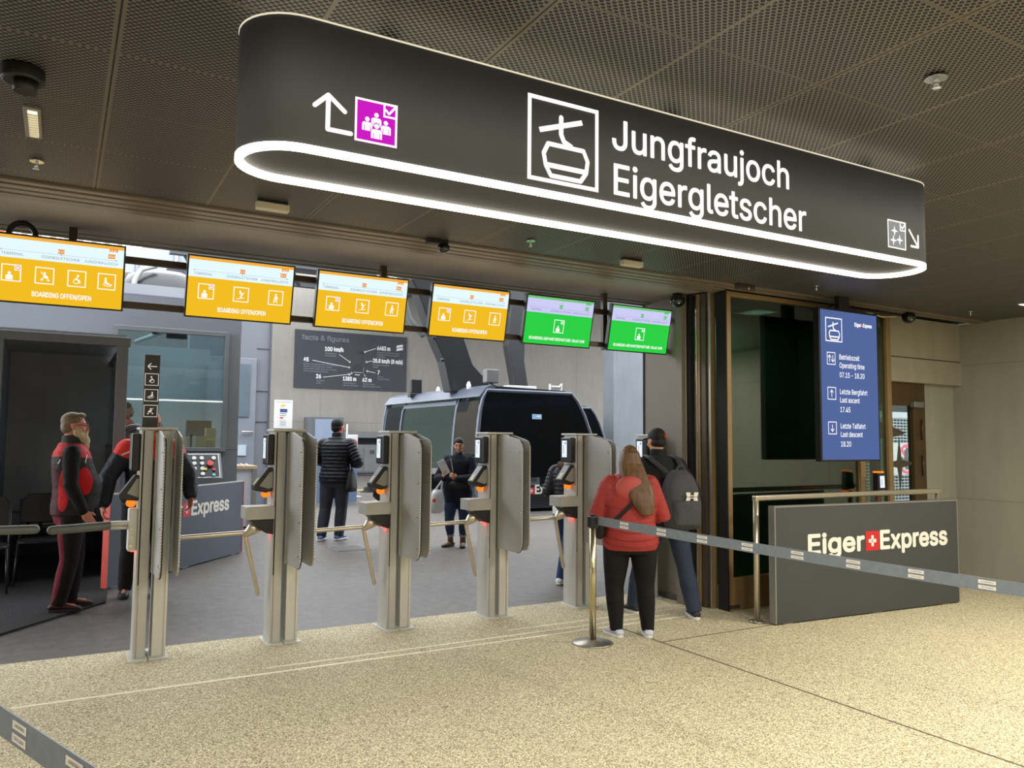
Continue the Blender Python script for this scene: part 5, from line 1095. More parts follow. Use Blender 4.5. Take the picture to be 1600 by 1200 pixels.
class Fig:
    """a standing figure in its own space, 1.75 m tall before scaling, facing +y, x to its right"""
    def __init__(s, name_label, loc, face, H, feet=((-.10, 0), (.10, 0)), toes=(-8, 8), hip=(0, 0), lean=(0, 0), girth=1.0, belly=0.0, elb=((-.24, -.03, 1.13), (.24, -.03, 1.13)), wri=((-.25, .05, .88), (.25, .05, .88)),
                 fing=((0, .1, -1), (0, .1, -1)), palm=((1, 0, 0), (-1, 0, 0)), curl=(25, 25), hyaw=0, hpitch=0, skin='a', vox=.008, knee=(.04, .04), shw=1.0, group=None):
        s.t = thing('person', name_label, 'person', loc, face); s.k = H/1.75; s.skin = SKIN[skin]; s.vox = vox
        s.feet, s.toes, s.hip, s.lean, s.g, s.belly = feet, toes, hip, lean, girth, belly
        s.elb, s.wri, s.fing, s.palm, s.curl = elb, wri, fing, palm, curl; s.hy, s.hp = rad(hyaw), rad(hpitch); s.kn = knee; s.shw = shw
        c = s.ctr(1.40); s.sh = [Vector((c[0]+q*.178*shw*(.85+.15*girth), c[1], 1.395)) for q in (-1, 1)]
        s.neck = Vector(s.ctr(1.50)+(1.50,)); s.head = s.neck+Vector((s.lean[0]*.15, .02+s.lean[1]*.15, .135))
    def ctr(s, z):
        f = max(0, min(1.15, (z-.9)/.5)); return (s.hip[0]+s.lean[0]*f, s.hip[1]+s.lean[1]*f)
    def tor(s, z):
        for (za, xa, ya), (zb, xb, yb) in zip(TORSO, TORSO[1:]):
            if z <= zb: f = max(0, (z-za)/(zb-za)); rx, ry = xa+(xb-xa)*f, ya+(yb-ya)*f; break
        else: rx, ry = TORSO[-1][1:]
        g = s.g if z < 1.42 else 1+(s.g-1)*.4
        b = s.belly*math.exp(-((z-1.08)/.16)**2)
        return rx*(g if z < 1.3 else 1+(g-1)*.8), ry*g+b*.5, b*.5
    def torso(s, mb, z0, z1, infl, puff=0, n=None, flare=0):
        n = n or (int((z1-z0)/.012) if puff else 16); rs = []
        for k in range(n+1):
            z = z0+(z1-z0)*k/n; rx, ry, off = s.tor(z); cx, cy = s.ctr(z); e = infl+(puff*abs(math.sin(PI*z/.052)) if puff else 0)+flare*max(0, 1.0-z)
            rs.append((z, cx, cy+off, rx+e, ry+e))
        return mb.rings(rs, 32, p=2.35)
    def on_back(s, z, q, out=.03, sgn=-1):
        rx, ry, off = s.tor(z); cx, cy = s.ctr(z); x = q*(rx+out); return Vector((cx+x, cy+off+sgn*(ry+out)*math.sqrt(max(0, 1-q*q*.9)), z))
    def legpts(s, i):
        q = -1 if i == 0 else 1; hp = Vector((s.hip[0]+q*.092*s.g, s.hip[1], .86)); an = Vector((s.feet[i][0], s.feet[i][1]-.02, .085)); d = rad(s.toes[i])
        kn = hp*.47+an*.53+Vector((math.sin(d), math.cos(d), 0))*s.kn[i]; return hp, kn, an
    def legs(s, mb, infl=(0, 0, 0), z_end=None):
        for i in (0, 1):
            hp, kn, an = s.legpts(i); g = s.g
            P = [hp, hp*.5+kn*.5, kn, kn*.6+an*.4, an]; r = [.092*g, .078*g, .056*(g*.6+.4), .052*(g*.6+.4), .038]
            if z_end is not None: P[-1] = an+Vector((0, 0, z_end))
            mb.tube(P, [a+b for a, b in zip(r, (infl[0], infl[0], infl[1], infl[2], infl[2]))], 18, cap='flat' if z_end is not None else 'round')
    def arms(s, mb, infl=0, puff=0, both=(0, 1), short=0.0):
        for i in both:
            a, e, w = s.sh[i], Vector(s.elb[i]), Vector(s.wri[i]); w = w+(e-w).normalized()*short; P = []; R = []; n = 26 if puff else 5
            for k in range(n): f = k/n; P.append(a+(e-a)*f); R.append(.056*(1-f)+.043*f)
            for k in range(n+1): f = k/n; P.append(e+(w-e)*f); R.append(.043*(1-f)+.029*f)
            R = [r*(.5+.5*s.g)+infl for r in R]
            if puff:
                acc = 0
                for k in range(len(P)):
                    if k: acc += (P[k]-P[k-1]).length
                    R[k] += puff*abs(math.sin(PI*acc/.05))
            mb.tube(P, R, 16)
    def hand(s, mb, i):
        w = Vector(s.wri[i]); d = Vector(s.fing[i]).normalized(); n = Vector(s.palm[i]); n = (n-d*n.dot(d)).normalized(); t = d.cross(n); th = t if i == 1 else -t
        if s.thumb_up[i]: th = th if th.dot(Vector((0, .6, 1))) > 0 else -th
        mb.ell(w+d*.052, (.041, .058, .017), 14, 10, axes=(t, d, n)); mb.tube([w-d*.02, w+d*.03], [.026, .028], 12)
        c = rad(s.curl[i])
        for k, (o, l) in enumerate(((.030, .070), (.010, .080), (-.010, .074), (-.030, .058))):
            p = w+d*.095+th*o; P = [p-d*.02, p]; a = 0
            for seg in (.45, .32, .23):
                a += c; P.append(P[-1]+(d*math.cos(a)+n*math.sin(a))*l*seg)
            mb.tube(P, [.0095, .0095, .009, .0085, .0075], 8)
        p = w+d*.035+th*.034; q = (d*.62+th*.7+n*.3).normalized(); mb.tube([w+d*.015+th*.018, p, p+q*.032, p+q*.032+(d*.85+n*.5).normalized()*.028], [.013, .012, .0105, .009], 8)
    thumb_up = (True, True)
    def HX(s, v):
        """head space (y forward, eye level 0) to figure space"""
        v = Vector(v); cp, sp = math.cos(s.hp), math.sin(s.hp); v = Vector((v.x, v.y*cp-v.z*sp, v.y*sp+v.z*cp)); cy, sy = math.cos(s.hy), math.sin(s.hy)
        return s.head+Vector((v.x*cy+v.y*sy, -v.x*sy+v.y*cy, v.z))
    def hell(s, mb, c, r, nu=18, nv=12): 
        o = s.HX((0, 0, 0)); ax = [s.HX((1, 0, 0))-o, s.HX((0, 1, 0))-o, s.HX((0, 0, 1))-o]; return mb.ell(s.HX(c), r, nu, nv, axes=ax)
    def htube(s, mb, pts, r, n=10): return mb.tube([s.HX(p) for p in pts], r, n)
    def body(s):
        mb = MB(); s.torso(mb, .82, 1.455, -.008); s.legs(mb); s.arms(mb)
        mb.tube([s.neck-Vector((0, 0, .06)), s.head+Vector((0, -.025, -.05))], [.062, .055], 16)
        s.hell(mb, (0, -.012, .035), (.076, .096, .088)); s.hell(mb, (0, .018, -.045), (.060, .070, .068)); s.hell(mb, (0, .062, -.090), (.028, .026, .022)); s.hell(mb, (0, .045, .01), (.064, .048, .06))
        s.htube(mb, [(0, .088, .010), (0, .104, -.020), (0, .112, -.036)], [.008, .012, .013]); s.hell(mb, (0, .100, -.040), (.019, .013, .010))
        s.htube(mb, [(-.045, .072, .024), (0, .088, .024), (.045, .072, .024)], .011)
        for q in (-1, 1):
            s.hell(mb, (q*.036, .062, -.030), (.028, .028, .026)); s.hell(mb, (q*.077, -.008, -.010), (.011, .021, .033))
        s.htube(mb, [(-.022, .080, -.066), (0, .088, -.064), (.022, .080, -.066)], .008)
        for i in (0, 1): s.hand(mb, i)
        for i in (0, 1):
            an = s.legpts(i)[2]; d = rad(s.toes[i]); f = Vector((math.sin(d), math.cos(d), 0)); mb.tube([an-f*.03-Vector((0, 0, .03)), an+f*.12-Vector((0, 0, .045))], [.034, .026], 12)
        mb.build('body', s.skin, s.t, local=True, remesh=s.vox*s.k, smooth=3, scale=s.k)
        for q in (-1, 1):
            e = MB(); s.hell(e, (q*.032, .083, .002), (.012, .009, .007), 10, 8); s.add(e, 'eye', m_eye)
            e = MB(); s.htube(e, [(q*.016, .092, .026), (q*.034, .089, .031), (q*.052, .074, .026)], .0045, 6); s.add(e, 'eyebrow', s.brow)
        e = MB(); s.htube(e, [(-.021, .090, -.066), (0, .097, -.066), (.021, .090, -.066)], .0052, 8); s.add(e, 'lips', m_lip)
    brow = m_brow
    def add(s, mb, name, mat, remesh=0, smooth=2, bevel=0, label=None): return mb.build(name, mat, s.t, local=True, remesh=remesh*s.k, smooth=smooth, scale=s.k, bevel=bevel, label=label)
    def trousers(s, mat, infl=(.016, .018, .022), cuff=-.03, top=1.0, name='trousers', rm=.010):
        mb = MB(); s.torso(mb, .765, top, .014, n=8); s.legs(mb, infl, cuff); s.add(mb, name, mat, rm, 3)
    def jacket(s, mat, hem=.86, infl=.028, arm=.020, puff=0, collar=.05, name='jacket', both=(0, 1), rm=.009, flare=0, top=1.485, short=.01):
        mb = MB(); s.torso(mb, hem, top, infl, puff, flare=flare); s.arms(mb, arm, puff, both, short)
        for i in both: mb.ell(s.sh[i], (.085+arm*.4, .082+arm*.4, .085), 14, 10)
        if collar:
            c = s.neck; mb.tube([c-Vector((0, 0, .06)), c+Vector((0, -.005, collar))], [.088, .074], 20, cap='flat')
        return s.add(mb, name, mat, rm, 2)
    def shoes(s, mat, sole, boot=False, name='shoe', solename='sole'):
        for i in (0, 1):
            an = s.legpts(i)[2]; d = rad(s.toes[i]); f = Vector((math.sin(d), math.cos(d), 0)); r = Vector((f.y, -f.x, 0)); b = Vector((an.x, an.y, 0))
            X = [(-.075, .034, .055), (-.05, .041, .080), (0, .040, .088), (.05, .042, .078), (.10, .046, .062), (.145, .044, .050), (.175, .034, .040), (.192, .016, .026)]
            mb = MB(); n = 16; o = 0; vs = []
            for y, w, h in X:
                for k in range(n):
                    a = 2*PI*k/n; vs.append(b+f*y+r*w*math.cos(a)+Vector((0, 0, .022+max(0, (h-.022)*.5*(1+math.sin(a))))))
            fs = [list(range(n))[::-1], [(len(X)-1)*n+k for k in range(n)]]
            for j in range(len(X)-1):
                for k in range(n): fs.append([j*n+k, j*n+(k+1) % n, (j+1)*n+(k+1) % n, (j+1)*n+k])
            mb.add(vs, fs, 0, True)
            if boot: mb.tube([b+Vector((0, 0, .05)), b+Vector((0, 0, .155))], [.048, .050], 16, cap='flat')
            sh = s.add(mb, name, mat)
            P = [(-.082, 0), (-.07, .03), (-.03, .042), (.04, .043), (.10, .050), (.15, .046), (.185, .032), (.20, 0)]; P = P+[(y, -w) for y, w in P[-2:0:-1]]
            so = MB().prism([(b+f*y+r*w) for y, w in P], (0, 0, .028)); ob = so.build(solename, sole, s.t, local=True, scale=s.k, bevel=.006); ob.parent = sh
    def hair_cap(s, mat, c=(0, -.022, .048), r=(.083, .098, .086), low=True, name='hair'):
        mb = MB(); s.hell(mb, c, r)
        if low: s.hell(mb, (0, -.052, -.005), (.074, .062, .075))
        return s.add(mb, name, mat, .006, 2)
    def at(s, p): return XF[s.t.name] @ (Vector(p)*s.k)

m_hairb = M('hair_brown', (98, 70, 42), .5, noise=(40, .35), stretch=(1, 1, .06)); m_hairk = M('hair_black', (20, 17, 16), .75, noise=(40, .3), stretch=(1, 1, .1)); m_hairg = M('hair_greybrown', (118, 96, 72), .6, noise=(40, .3)); m_beard = M('beard_pale', (196, 174, 142), .8, noise=(50, .25), bump=(70, .8), stretch=(1, 1, .2))
m_wsole = M('sole_white', (226, 226, 226), .6, noise=(9, .04)); m_bsole = M('sole_black', (22, 22, 22), .7, noise=(9, .1)); m_strap = M('strap_black', (20, 20, 22), .7, noise=(30, .15))

# woman in the red quilted jacket, seen from behind
F = Fig('woman in a red quilted jacket with long brown hair, back turned, beside the barrier post', (4.075, 5.13, 0), 26, 1.53, feet=((-.13, .02), (.16, .0)), toes=(-22, 6), girth=1.34, shw=1.0, lean=(0, .02), belly=.03,
        elb=((-.315, .05, 1.08), (.32, .05, 1.10)), wri=((-.17, .24, 1.09), (.19, .24, 1.11)), fing=((.6, .8, .1), (-.6, .8, .1)), palm=((0, 0, -1), (0, 0, -1)), hyaw=8, hpitch=-12, vox=.009)
F.body(); F.trousers(cloth('black_leggings', (22, 22, 22)), infl=(.012, .020, .020), cuff=-.03)
m_redj = cloth('red_quilt', (160, 58, 54), .62); jk = F.jacket(m_redj, hem=.80, infl=.030, arm=.030, collar=.02, rm=.010)
mb = MB()
for k, z in enumerate((.87, .93, 1.0, 1.07, 1.20)):
    P = [F.on_back(z-.035*(1-q*q)*(1 if k < 3 else .5), q, .034, -1) for q in [i/9 for i in range(-9, 10)]]; mb.tube(P, .0045, 6, cap='flat')
F.add(mb, 'seam', M('red_seam', (146, 34, 34), .7, noise=(20, .1)))
mb = MB(); c = F.on_back(1.37, -.12, .02); mb.ell(c, (.145, .050, .115), 20, 12); mb.tube([F.neck+Vector((-.11, .03, -.03)), F.neck+Vector((-.07, -.10, .0)), F.neck+Vector((.07, -.10, .0)), F.neck+Vector((.11, .03, -.03))], .035, 10); F.add(mb, 'hood', M('red_hood', (172, 70, 64), .6, noise=(5, .08)), .009, 2)
mb = MB(); F.hell(mb, (0, -.014, .040), (.088, .104, .092)); h0 = F.HX((0, -.06, .02)); rs = []
for z, w, dx, dy in ((1.70, .085, 0, -.04), (1.60, .112, 0, -.05), (1.50, .128, .015, -.11), (1.40, .130, .040, -.195), (1.30, .120, .065, -.235), (1.22, .100, .085, -.250), (1.13, .055, .11, -.255)): rs.append((z, F.head.x+dx, F.head.y+dy, w, .048 if z < 1.45 else .085))
mb.rings(rs[::-1], 24, p=2.4); F.add(mb, 'long_hair', m_hairb, .008, 2)
mb = MB(); P = [F.on_back(1.44-.03*abs(i-0)/1, .55-i*.115, .042) for i in range(0)]
P = [F.on_back(1.42-.38*f, .62-1.45*f, .046) for f in [i/10 for i in range(11)]]; mb.tube(P, .019, 8, flat=((0, 1, 0), .35)); F.add(mb, 'shoulder_strap', m_strap)
mb = MB(); p = F.on_back(.97, -.92, .07); mb.ell(p+Vector((-.03, .05, 0)), (.05, .07, .075), 14, 10); F.add(mb, 'belt_bag', m_strap)
F.shoes(M('trainer_lilac', (196, 200, 216), .6, noise=(12, .08)), m_wsole)
mb = MB(); a = F.legpts(0)[2]; mb.ell(Vector((a.x-.045, a.y+.05, .055)), (.012, .05, .018), 10, 8); F.add(mb, 'pink_logo', M('pink_logo', (206, 80, 150), .6, noise=(9, .05)))

# man with the cap and rucksack
F = Fig('man in black cap and jeans wearing a grey rucksack, back turned at the last gate', (4.90, 5.58, 0), 12, 1.69, feet=((-.30, .20), (.14, -.17)), toes=(-12, 14), hip=(-.03, .02), lean=(-.02, .10), girth=1.08, shw=1.08, knee=(.06, .02),
        elb=((-.30, .10, 1.14), (.31, .04, 1.12)), wri=((-.20, .36, 1.16), (.24, .24, 1.0)), fing=((.1, 1, .1), (-.1, 1, 0)), palm=((0, 0, -1), (0, 0, -1)), hyaw=-4, hpitch=-4, vox=.009)
F.body(); F.trousers(cloth('dark_jeans', (50, 60, 78)), infl=(.012, .020, .030))
F.jacket(cloth('black_softshell', (34, 36, 40)), hem=.84, infl=.026, arm=.022, collar=.06)
mb = MB(); F.hell(mb, (0, -.012, .045), (.084, .106, .084)); F.add(mb, 'cap', M('cap_black', (20, 20, 22), .75, noise=(20, .1)), .006, 1)
mb = MB(); F.hell(mb, (0, .125, .030), (.066, .066, .010)); F.add(mb, 'cap_brim', MATS['cap_black'])
mb = MB(); F.hell(mb, (0, -.035, -.015), (.074, .072, .062)); F.add(mb, 'hair', m_hairk, .006, 2)
o_ = F.HX((.03, -.114, .045)); ax = (F.HX((.9, .43, 0))-F.HX((0, 0, 0)), F.HX((0, 0, 1))-F.HX((0, 0, 0)))
A = Art(o_*F.k, -ax[0]*-1, ax[1], .001); m_capl = M('cap_logo_red', (196, 40, 36), .6, noise=(9, .05)); A.ring(0, 0, .021*F.k, .008*F.k, m_capl, 1, 20)
for k in range(3): A.line([(-.014*F.k, (.010-k*.010)*F.k), (.015*F.k, (.016-k*.014)*F.k)], .005*F.k, m_capl, 2)
A.mb.build('cap_emblem', A.mats, F.t, local=True)
F.shoes(M('shoe_black', (24, 25, 28), .6, noise=(12, .1)), m_wsole)
c = F.on_back(1.10, .06, .165); b0 = F.at(c-Vector((0, 0, .30)))
bp = thing('rucksack', 'dark grey rucksack with a pale interlocking emblem on the man with the cap', 'backpack', tuple(b0), 12)
def BK(mb, nm, mat, rm=0, bev=0): return mb.build(nm, mat, bp, local=False, remesh=rm, smooth=2, bevel=bev)
S_ = lambda v: F.at(v)
mb = MB(); R0 = [(c.z-.27, .13, .07), (c.z-.24, .175, .105), (c.z-.05, .185, .125), (c.z+.12, .165, .11), (c.z+.22, .12, .085), (c.z+.27, .06, .05)]
mb.rings([(z, c.x, c.y+(z-c.z)*.12, rx, ry) for z, rx, ry in R0], 30, p=2.8); mb.v = [S_(v) for v in mb.v]; BK(mb, 'bag_body', cloth('rucksack_grey', (70, 71, 74), .7), .009)
mb = MB(); mb.rings([(c.z-.25, c.x, c.y-.08, .10, .05), (c.z-.22, c.x, c.y-.09, .145, .07), (c.z-.02, c.x, c.y-.09, .15, .075), (c.z+.0, c.x, c.y-.08, .13, .05)], 26, p=2.8); mb.v = [S_(v) for v in mb.v]; BK(mb, 'front_pocket', MATS['rucksack_grey'], .009)
for q in (-1, 1):
    mb = MB().tube([S_(p) for p in (Vector((c.x+q*.08, c.y+.06, c.z+.22)), F.sh[0 if q < 0 else 1]+Vector((-q*.05, -.10, .07)), F.sh[0 if q < 0 else 1]+Vector((-q*.05, .02, .10)), F.sh[0 if q < 0 else 1]+Vector((-q*.045, .13, -.03)))], .026, 10, flat=((0, .4, 1), .5)); BK(mb, 'shoulder_strap', M('strap_grey', (58, 59, 62), .75, noise=(30, .1)))
mb = MB().tube([S_(Vector((c.x+.04*math.cos(a*PI/8), c.y-.0, c.z+.26+.05*math.sin(a*PI/8)))) for a in range(9)], .010, 8); BK(mb, 'grab_loop', MATS['strap_grey'])
xf = XF[bp.name]; A = Art(S_(Vector((c.x+.035, c.y-.137, c.z+.03))), xf.to_3x3() @ Vector((1, 0, 0)), xf.to_3x3() @ Vector((0, -.12, 1)), .003)
for s_ in (1, -1):
    y = .010*s_
    for a, b in ((-.052, -.018), (.018, .052)): A.poly([(a, y*.2), (b, y*.2), ((b if a < 0 else b+.010), .040*s_), ((a-.010 if a < 0 else a), .040*s_)], m_letter, 1)
A.rect(-.03, .006, .03, .014, m_letter, 1); A.rect(-.03, -.014, .03, -.006, m_letter, 1); A.build('emblem', bp)

# bearded staff member
m_vest = ZONES('staff_vest', (44, 42, 42), [((0, -.14, 1.02), (.30, .13, .30), (62, 24, 30)), ((.0, .02, 1.46), (.32, .30, .115), (186, 50, 46)), ((0, .0, 1.56), (.15, .15, .10), (58, 56, 54)), ((.22, .10, 1.16), (.09, .075, .13), (196, 30, 34)), ((.22, -.08, 1.08), (.09, .055, .19), (196, 30, 34))], .7)
F = Fig('bearded man in a red and black staff jacket standing at the dark niche', (.12, 8.27, .012), 90, 1.77, feet=((-.09, .04), (.10, -.05)), toes=(-4, 10), girth=1.10, belly=.09, lean=(0, -.02), elb=((-.24, -.03, 1.12), (.245, -.02, 1.12)), wri=((-.24, .08, .89), (.245, .09, .88)), fing=((0, .5, -1), (0, .6, -.9)), palm=((1, 0, 0), (-1, 0, 0)), hyaw=0, skin='c', vox=.008)
F.brow = M('brow_grey', (130, 110, 84), .8, noise=(20, .1))
F.body(); F.trousers(ZONES('staff_trousers', (26, 20, 22), [((.10, -.10, .55), (.10, .09, .50), (104, 22, 36)), ((-.09, -.10, .55), (.10, .09, .50), (104, 22, 36))], .8))
F.jacket(m_vest, hem=.84, infl=.028, both=(), collar=.055)
mb = MB(); F.arms(mb, .017, 0, (0, 1), .015)
F.add(mb, 'sleeves', cloth('sleeve_black', (20, 20, 22)), .009, 2)
mb = MB()
for i, q in ((1, 1),):
    mb.tube([F.sh[1]+Vector((-.03, -.10, .01)), F.sh[1]+Vector((.005, -.085, -.06)), F.sh[1]+Vector((.0, -.10, -.09))], .007, 6); mb.tube([F.sh[1]+Vector((-.02, .115, -.02)), F.sh[1]+Vector((.0, .105, -.08)), F.sh[1]+Vector((-.02, .125, -.11))], .008, 6)
F.add(mb, 'reflective_piping', m_white); F.shoes(M('staff_shoe', (70, 24, 28), .6, noise=(12, .2)), m_bsole)
F.hair_cap(m_hairg, c=(0, -.020, .050), r=(.082, .097, .080)); mb = MB(); F.hell(mb, (0, .045, .098), (.06, .045, .026)); F.add(mb, 'fringe', m_hairg, .006, 1)
mb = MB(); F.hell(mb, (0, .055, -.085), (.062, .060, .052)); F.hell(mb, (0, .085, -.135), (.050, .045, .060)); F.hell(mb, (0, .098, -.18), (.032, .030, .045)); F.htube(mb, [(-.03, .098, -.052), (0, .108, -.050), (.03, .098, -.052)], .011)
for q in (-1, 1): F.hell(mb, (q*.062, .025, -.05), (.018, .04, .05))
F.add(mb, 'beard', m_beard, .006, 2)
mb = MB()
for q in (-1, 1): F.htube(mb, [(q*.012, .112, .004), (q*.032, .108, -.014), (q*.054, .098, .004), (q*.054, .098, .014), (q*.032, .108, .018), (q*.012, .112, .012), (q*.012, .112, .004)], .0025, 6); F.htube(mb, [(q*.056, .096, .010), (q*.080, .0, .010)], .0028, 6)
F.add(mb, 'glasses', M('glasses_red', (120, 40, 36), .4, noise=(9, .1)))

# bald staff member behind the swing gate
m_st2 = ZONES('staff_jacket_navy', (36, 39, 48), [((0, .0, 1.47), (.36, .30, .155), (216, 54, 46))], .55)
F = Fig('bald staff member in navy and red jacket with orange lanyard behind the swing gate', (.80, 8.75, 0), 176, 1.83, feet=((-.10, .05), (.17, .0)), toes=(-10, 12), girth=1.14, shw=1.12, elb=((-.36, .02, 1.13), (.36, .02, 1.12)), wri=((-.36, .14, .93), (.40, .10, .87)), fing=((.05, .3, -1), (0, .2, -1)), palm=((1, .3, 0), (-1, 0, 0)), curl=(28, 35), hyaw=-22, hpitch=-14, skin='c')
F.body(); F.trousers(MATS['staff_trousers']); F.jacket(m_st2, hem=.80, infl=.034, arm=.034, puff=.004, collar=.05, short=.03); F.shoes(m_chair, m_bsole)
mb = MB(); mb.tube([F.on_back(1.42, .40, .05, 1), F.on_back(1.25, .46, .05, 1), F.on_back(1.05, .60, .05, 1), F.on_back(.82, .62, .05, 1)], .016, 8, flat=((0, 1, 0), .4)); F.add(mb, 'lanyard', M('lanyard_orange', (232, 104, 40), .6, noise=(9, .05)))
mb = MB(); p = F.on_back(1.0, .605, .058, 1); mb.box(p-Vector((.020, .006, .035)), p+Vector((.020, .006, .035))); F.add(mb, 'reflective_patch', m_white)
mb = MB(); mb.tube([F.sh[1]+Vector((-.08, .115, .0)), F.sh[1]+Vector((.05, .10, -.06))], .008, 6); F.add(mb, 'reflective_piping', m_white)
mb = MB(); F.hell(mb, (0, -.022, .018), (.0785, .092, .060)); F.add(mb, 'shaved_hair', M('stubble', (150, 112, 94), .8, noise=(60, .15)), .007, 1)
mb = MB()
for q in (-1, 1): F.htube(mb, [(q*.012, .112, .004), (q*.032, .108, -.012), (q*.054, .098, .004), (q*.032, .108, .016), (q*.012, .112, .010)], .0025, 6); F.htube(mb, [(q*.056, .096, .008), (q*.080, .0, .010)], .0028, 6)
F.add(mb, 'glasses', m_blk)

# staff member inside the booth
F = Fig('dark-haired staff member in a red jacket looking out behind the booth glass', (.86, 13.55, .34), 78, 1.76, elb=((-.25, -.03, 1.13), (.25, -.03, 1.13)), girth=1.1, skin='c', vox=.011)
F.body(); F.trousers(MATS['black_leggings']); F.jacket(cloth('booth_red', (176, 34, 44)), collar=.05, rm=.011); F.shoes(m_chair, m_bsole); F.hair_cap(m_hairk)
mb = MB(); F.hell(mb, (0, .050, -.075), (.060, .052, .036)); F.add(mb, 'stubble_beard', M('stubble_dark', (92, 72, 62), .8, noise=(60, .2)), .007, 1)

# man in the black quilted jacket
F = Fig('black-haired man in a black quilted jacket walking away behind the second and third gates', (3.76, 12.08, 0), 38, 1.87, feet=((-.14, -.10), (.08, .02)), toes=(-6, 16), girth=1.12, lean=(0, .05), shw=1.05, elb=((-.33, .06, 1.16), (.34, .02, 1.12)), wri=((-.16, .28, 1.08), (.20, .26, 1.10)), fing=((.5, .8, .1), (-.5, .8, .1)), palm=((0, 0, -1), (0, 0, -1)), hyaw=22, skin='c', vox=.010, knee=(.05, .03))
F.body(); F.trousers(cloth('charcoal_trousers', (58, 60, 68)), infl=(.018, .026, .030), rm=.011); F.jacket(cloth('black_quilt', (24, 26, 32), .5), hem=.82, infl=.026, arm=.024, puff=.016, collar=.06, rm=.009); F.shoes(M('trainer_blue', (88, 120, 170), .6, noise=(30, .3)), m_wsole); F.hair_cap(m_hairk, r=(.084, .100, .088))
c = F.at(Vector((.24, .02, .72)))
bg_ = thing('shoulder_bag', 'black soft bag hanging at the hip of the man in the quilted jacket', 'bag', (c.x, c.y, c.z-.02), 38); X_ = XF[bg_.name]
MB().rings([(0, 0, 0, .07, .15), (.08, 0, 0, .08, .15), (.26, 0, 0, .05, .10), (.34, 0, 0, .02, .05)], 20, p=2.6).build('pouch', m_strap, bg_, local=True); MB().tube([(0, .04, .32), (-.05, .03, .55), (-.02, 0, .72)], .012, 8).build('strap', m_strap, bg_, local=True)

# woman in the navy coat with papers
F = Fig('woman in navy fleece coat, jeans and brown boots facing the gates, papers in hand', (5.16, 10.55, 0), 214, 1.585, feet=((-.09, .05), (.12, .0)), toes=(-6, 34), girth=1.16, lean=(0, .0), elb=((-.27, .10, 1.11), (.33, .06, 1.10)), wri=((-.02, .36, 1.10), (.20, .32, 1.12)), fing=((.55, .5, .55), (.0, .6, .8)), palm=((.5, -.7, .2), (-.9, -.2, .2)), curl=(38, 38), hyaw=-6, hpitch=-4, skin='b', vox=.008)
F.body(); F.trousers(cloth('blue_jeans', (46, 62, 88)), cuff=.10); mb = MB()
for i in (0, 1): a = F.legpts(i)[2]; mb.tube([a+Vector((0, 0, .085)), a+Vector((0, 0, .125))], .064, 18, cap='flat')
F.add(mb, 'jeans_cuffs', M('cuff_pale', (136, 148, 164), .8, noise=(20, .1))); F.jacket(ZONES('navy_fleece', (30, 32, 42), [], .95), hem=.72, infl=.034, arm=.032, collar=.05, flare=.06); F.shoes(M('boot_brown', (112, 88, 68), .7, noise=(9, .12)), M('boot_sole', (46, 36, 30), .8, noise=(9, .1)), boot=True, name='boot'); F.hair_cap(m_hairk, c=(0, -.016, .050), r=(.086, .098, .088))
mb = MB(); F.hell(mb, (0, -.11, .04), (.04, .035, .04)); F.add(mb, 'hair_bun', m_hairk)
mb = MB(); mb.tube([F.neck+Vector((0, 0, -.03)), F.neck+Vector((0, .015, .045))], [.088, .072], 18, cap='flat'); F.add(mb, 'roll_neck', m_strap)
mb = MB(); mb.ell(F.on_back(1.0, -.05, .075, 1), (.15, .05, .075), 18, 10); F.add(mb, 'waist_bag', m_strap, .008, 1); mb = MB(); mb.tube([F.on_back(1.42, .5, .05, 1), F.on_back(1.2, .25, .06, 1), F.on_back(1.04, .0, .08, 1)], .010, 8); F.add(mb, 'bag_strap', M('strap_light', (120, 116, 110), .6, noise=(20, .1)))
w = F.at(F.wri[1]); hnd = F.at(Vector(F.wri[1])+Vector(F.fing[1]).normalized()*.09); mp_ = M('paper_white', (232, 234, 240), .7, noise=(9, .03))
def sheet(nm, lab, cen, wd_, ht, ang, mat, th=.006):
    t = thing(nm, lab, 'paper', (cen.x, cen.y, cen.z-ht/2), 0); c_, s_ = math.cos(rad(ang)), math.sin(rad(ang)); P = []
    for a, b in ((-.5, -.5), (.5, -.5), (.5, .5), (-.5, .5)): x, z = a*wd_, b*ht; P.append((cen.x+x*c_-z*s_, cen.y, cen.z+x*s_+z*c_))
    MB().prism(P, (0, th, 0)).build('leaf', mat, t); return t
sheet('paper_folder', 'white paper held up by the woman in the navy coat', hnd+Vector((.0, -.03, .09)), .12, .22, 28, mp_)
bag = thing('carrier_bag', 'white plastic carrier bag hanging from the wrist of the woman in the navy coat', 'bag', (w.x-.11, w.y-.01, w.z-.50), 0)
mb = MB().rings([(0, 0, 0, .06, .04), (.03, 0, 0, .115, .06), (.14, 0, 0, .125, .065), (.26, .01, 0, .095, .05), (.33, .02, 0, .07, .035)], 26, p=2.6); mb.build('sack', M('plastic_white', (226, 228, 232), .35, noise=(6, .06), bump=(14, .6)), bag, local=True)
for q in (-1, 1): MB().tube([(.02+q*.055, 0, .31), (.08+q*.01, 0, .44), (.115, 0, .52)], .016, 8, flat=((0, 1, 0), .4)).build('handle', MATS['plastic_white'], bag, local=True)
MB().ell((-.06, -.058, .19), (.03, .012, .03), 12, 8).build('red_print', M('print_orange', (226, 96, 60), .5, noise=(9, .05)), bag, local=True)

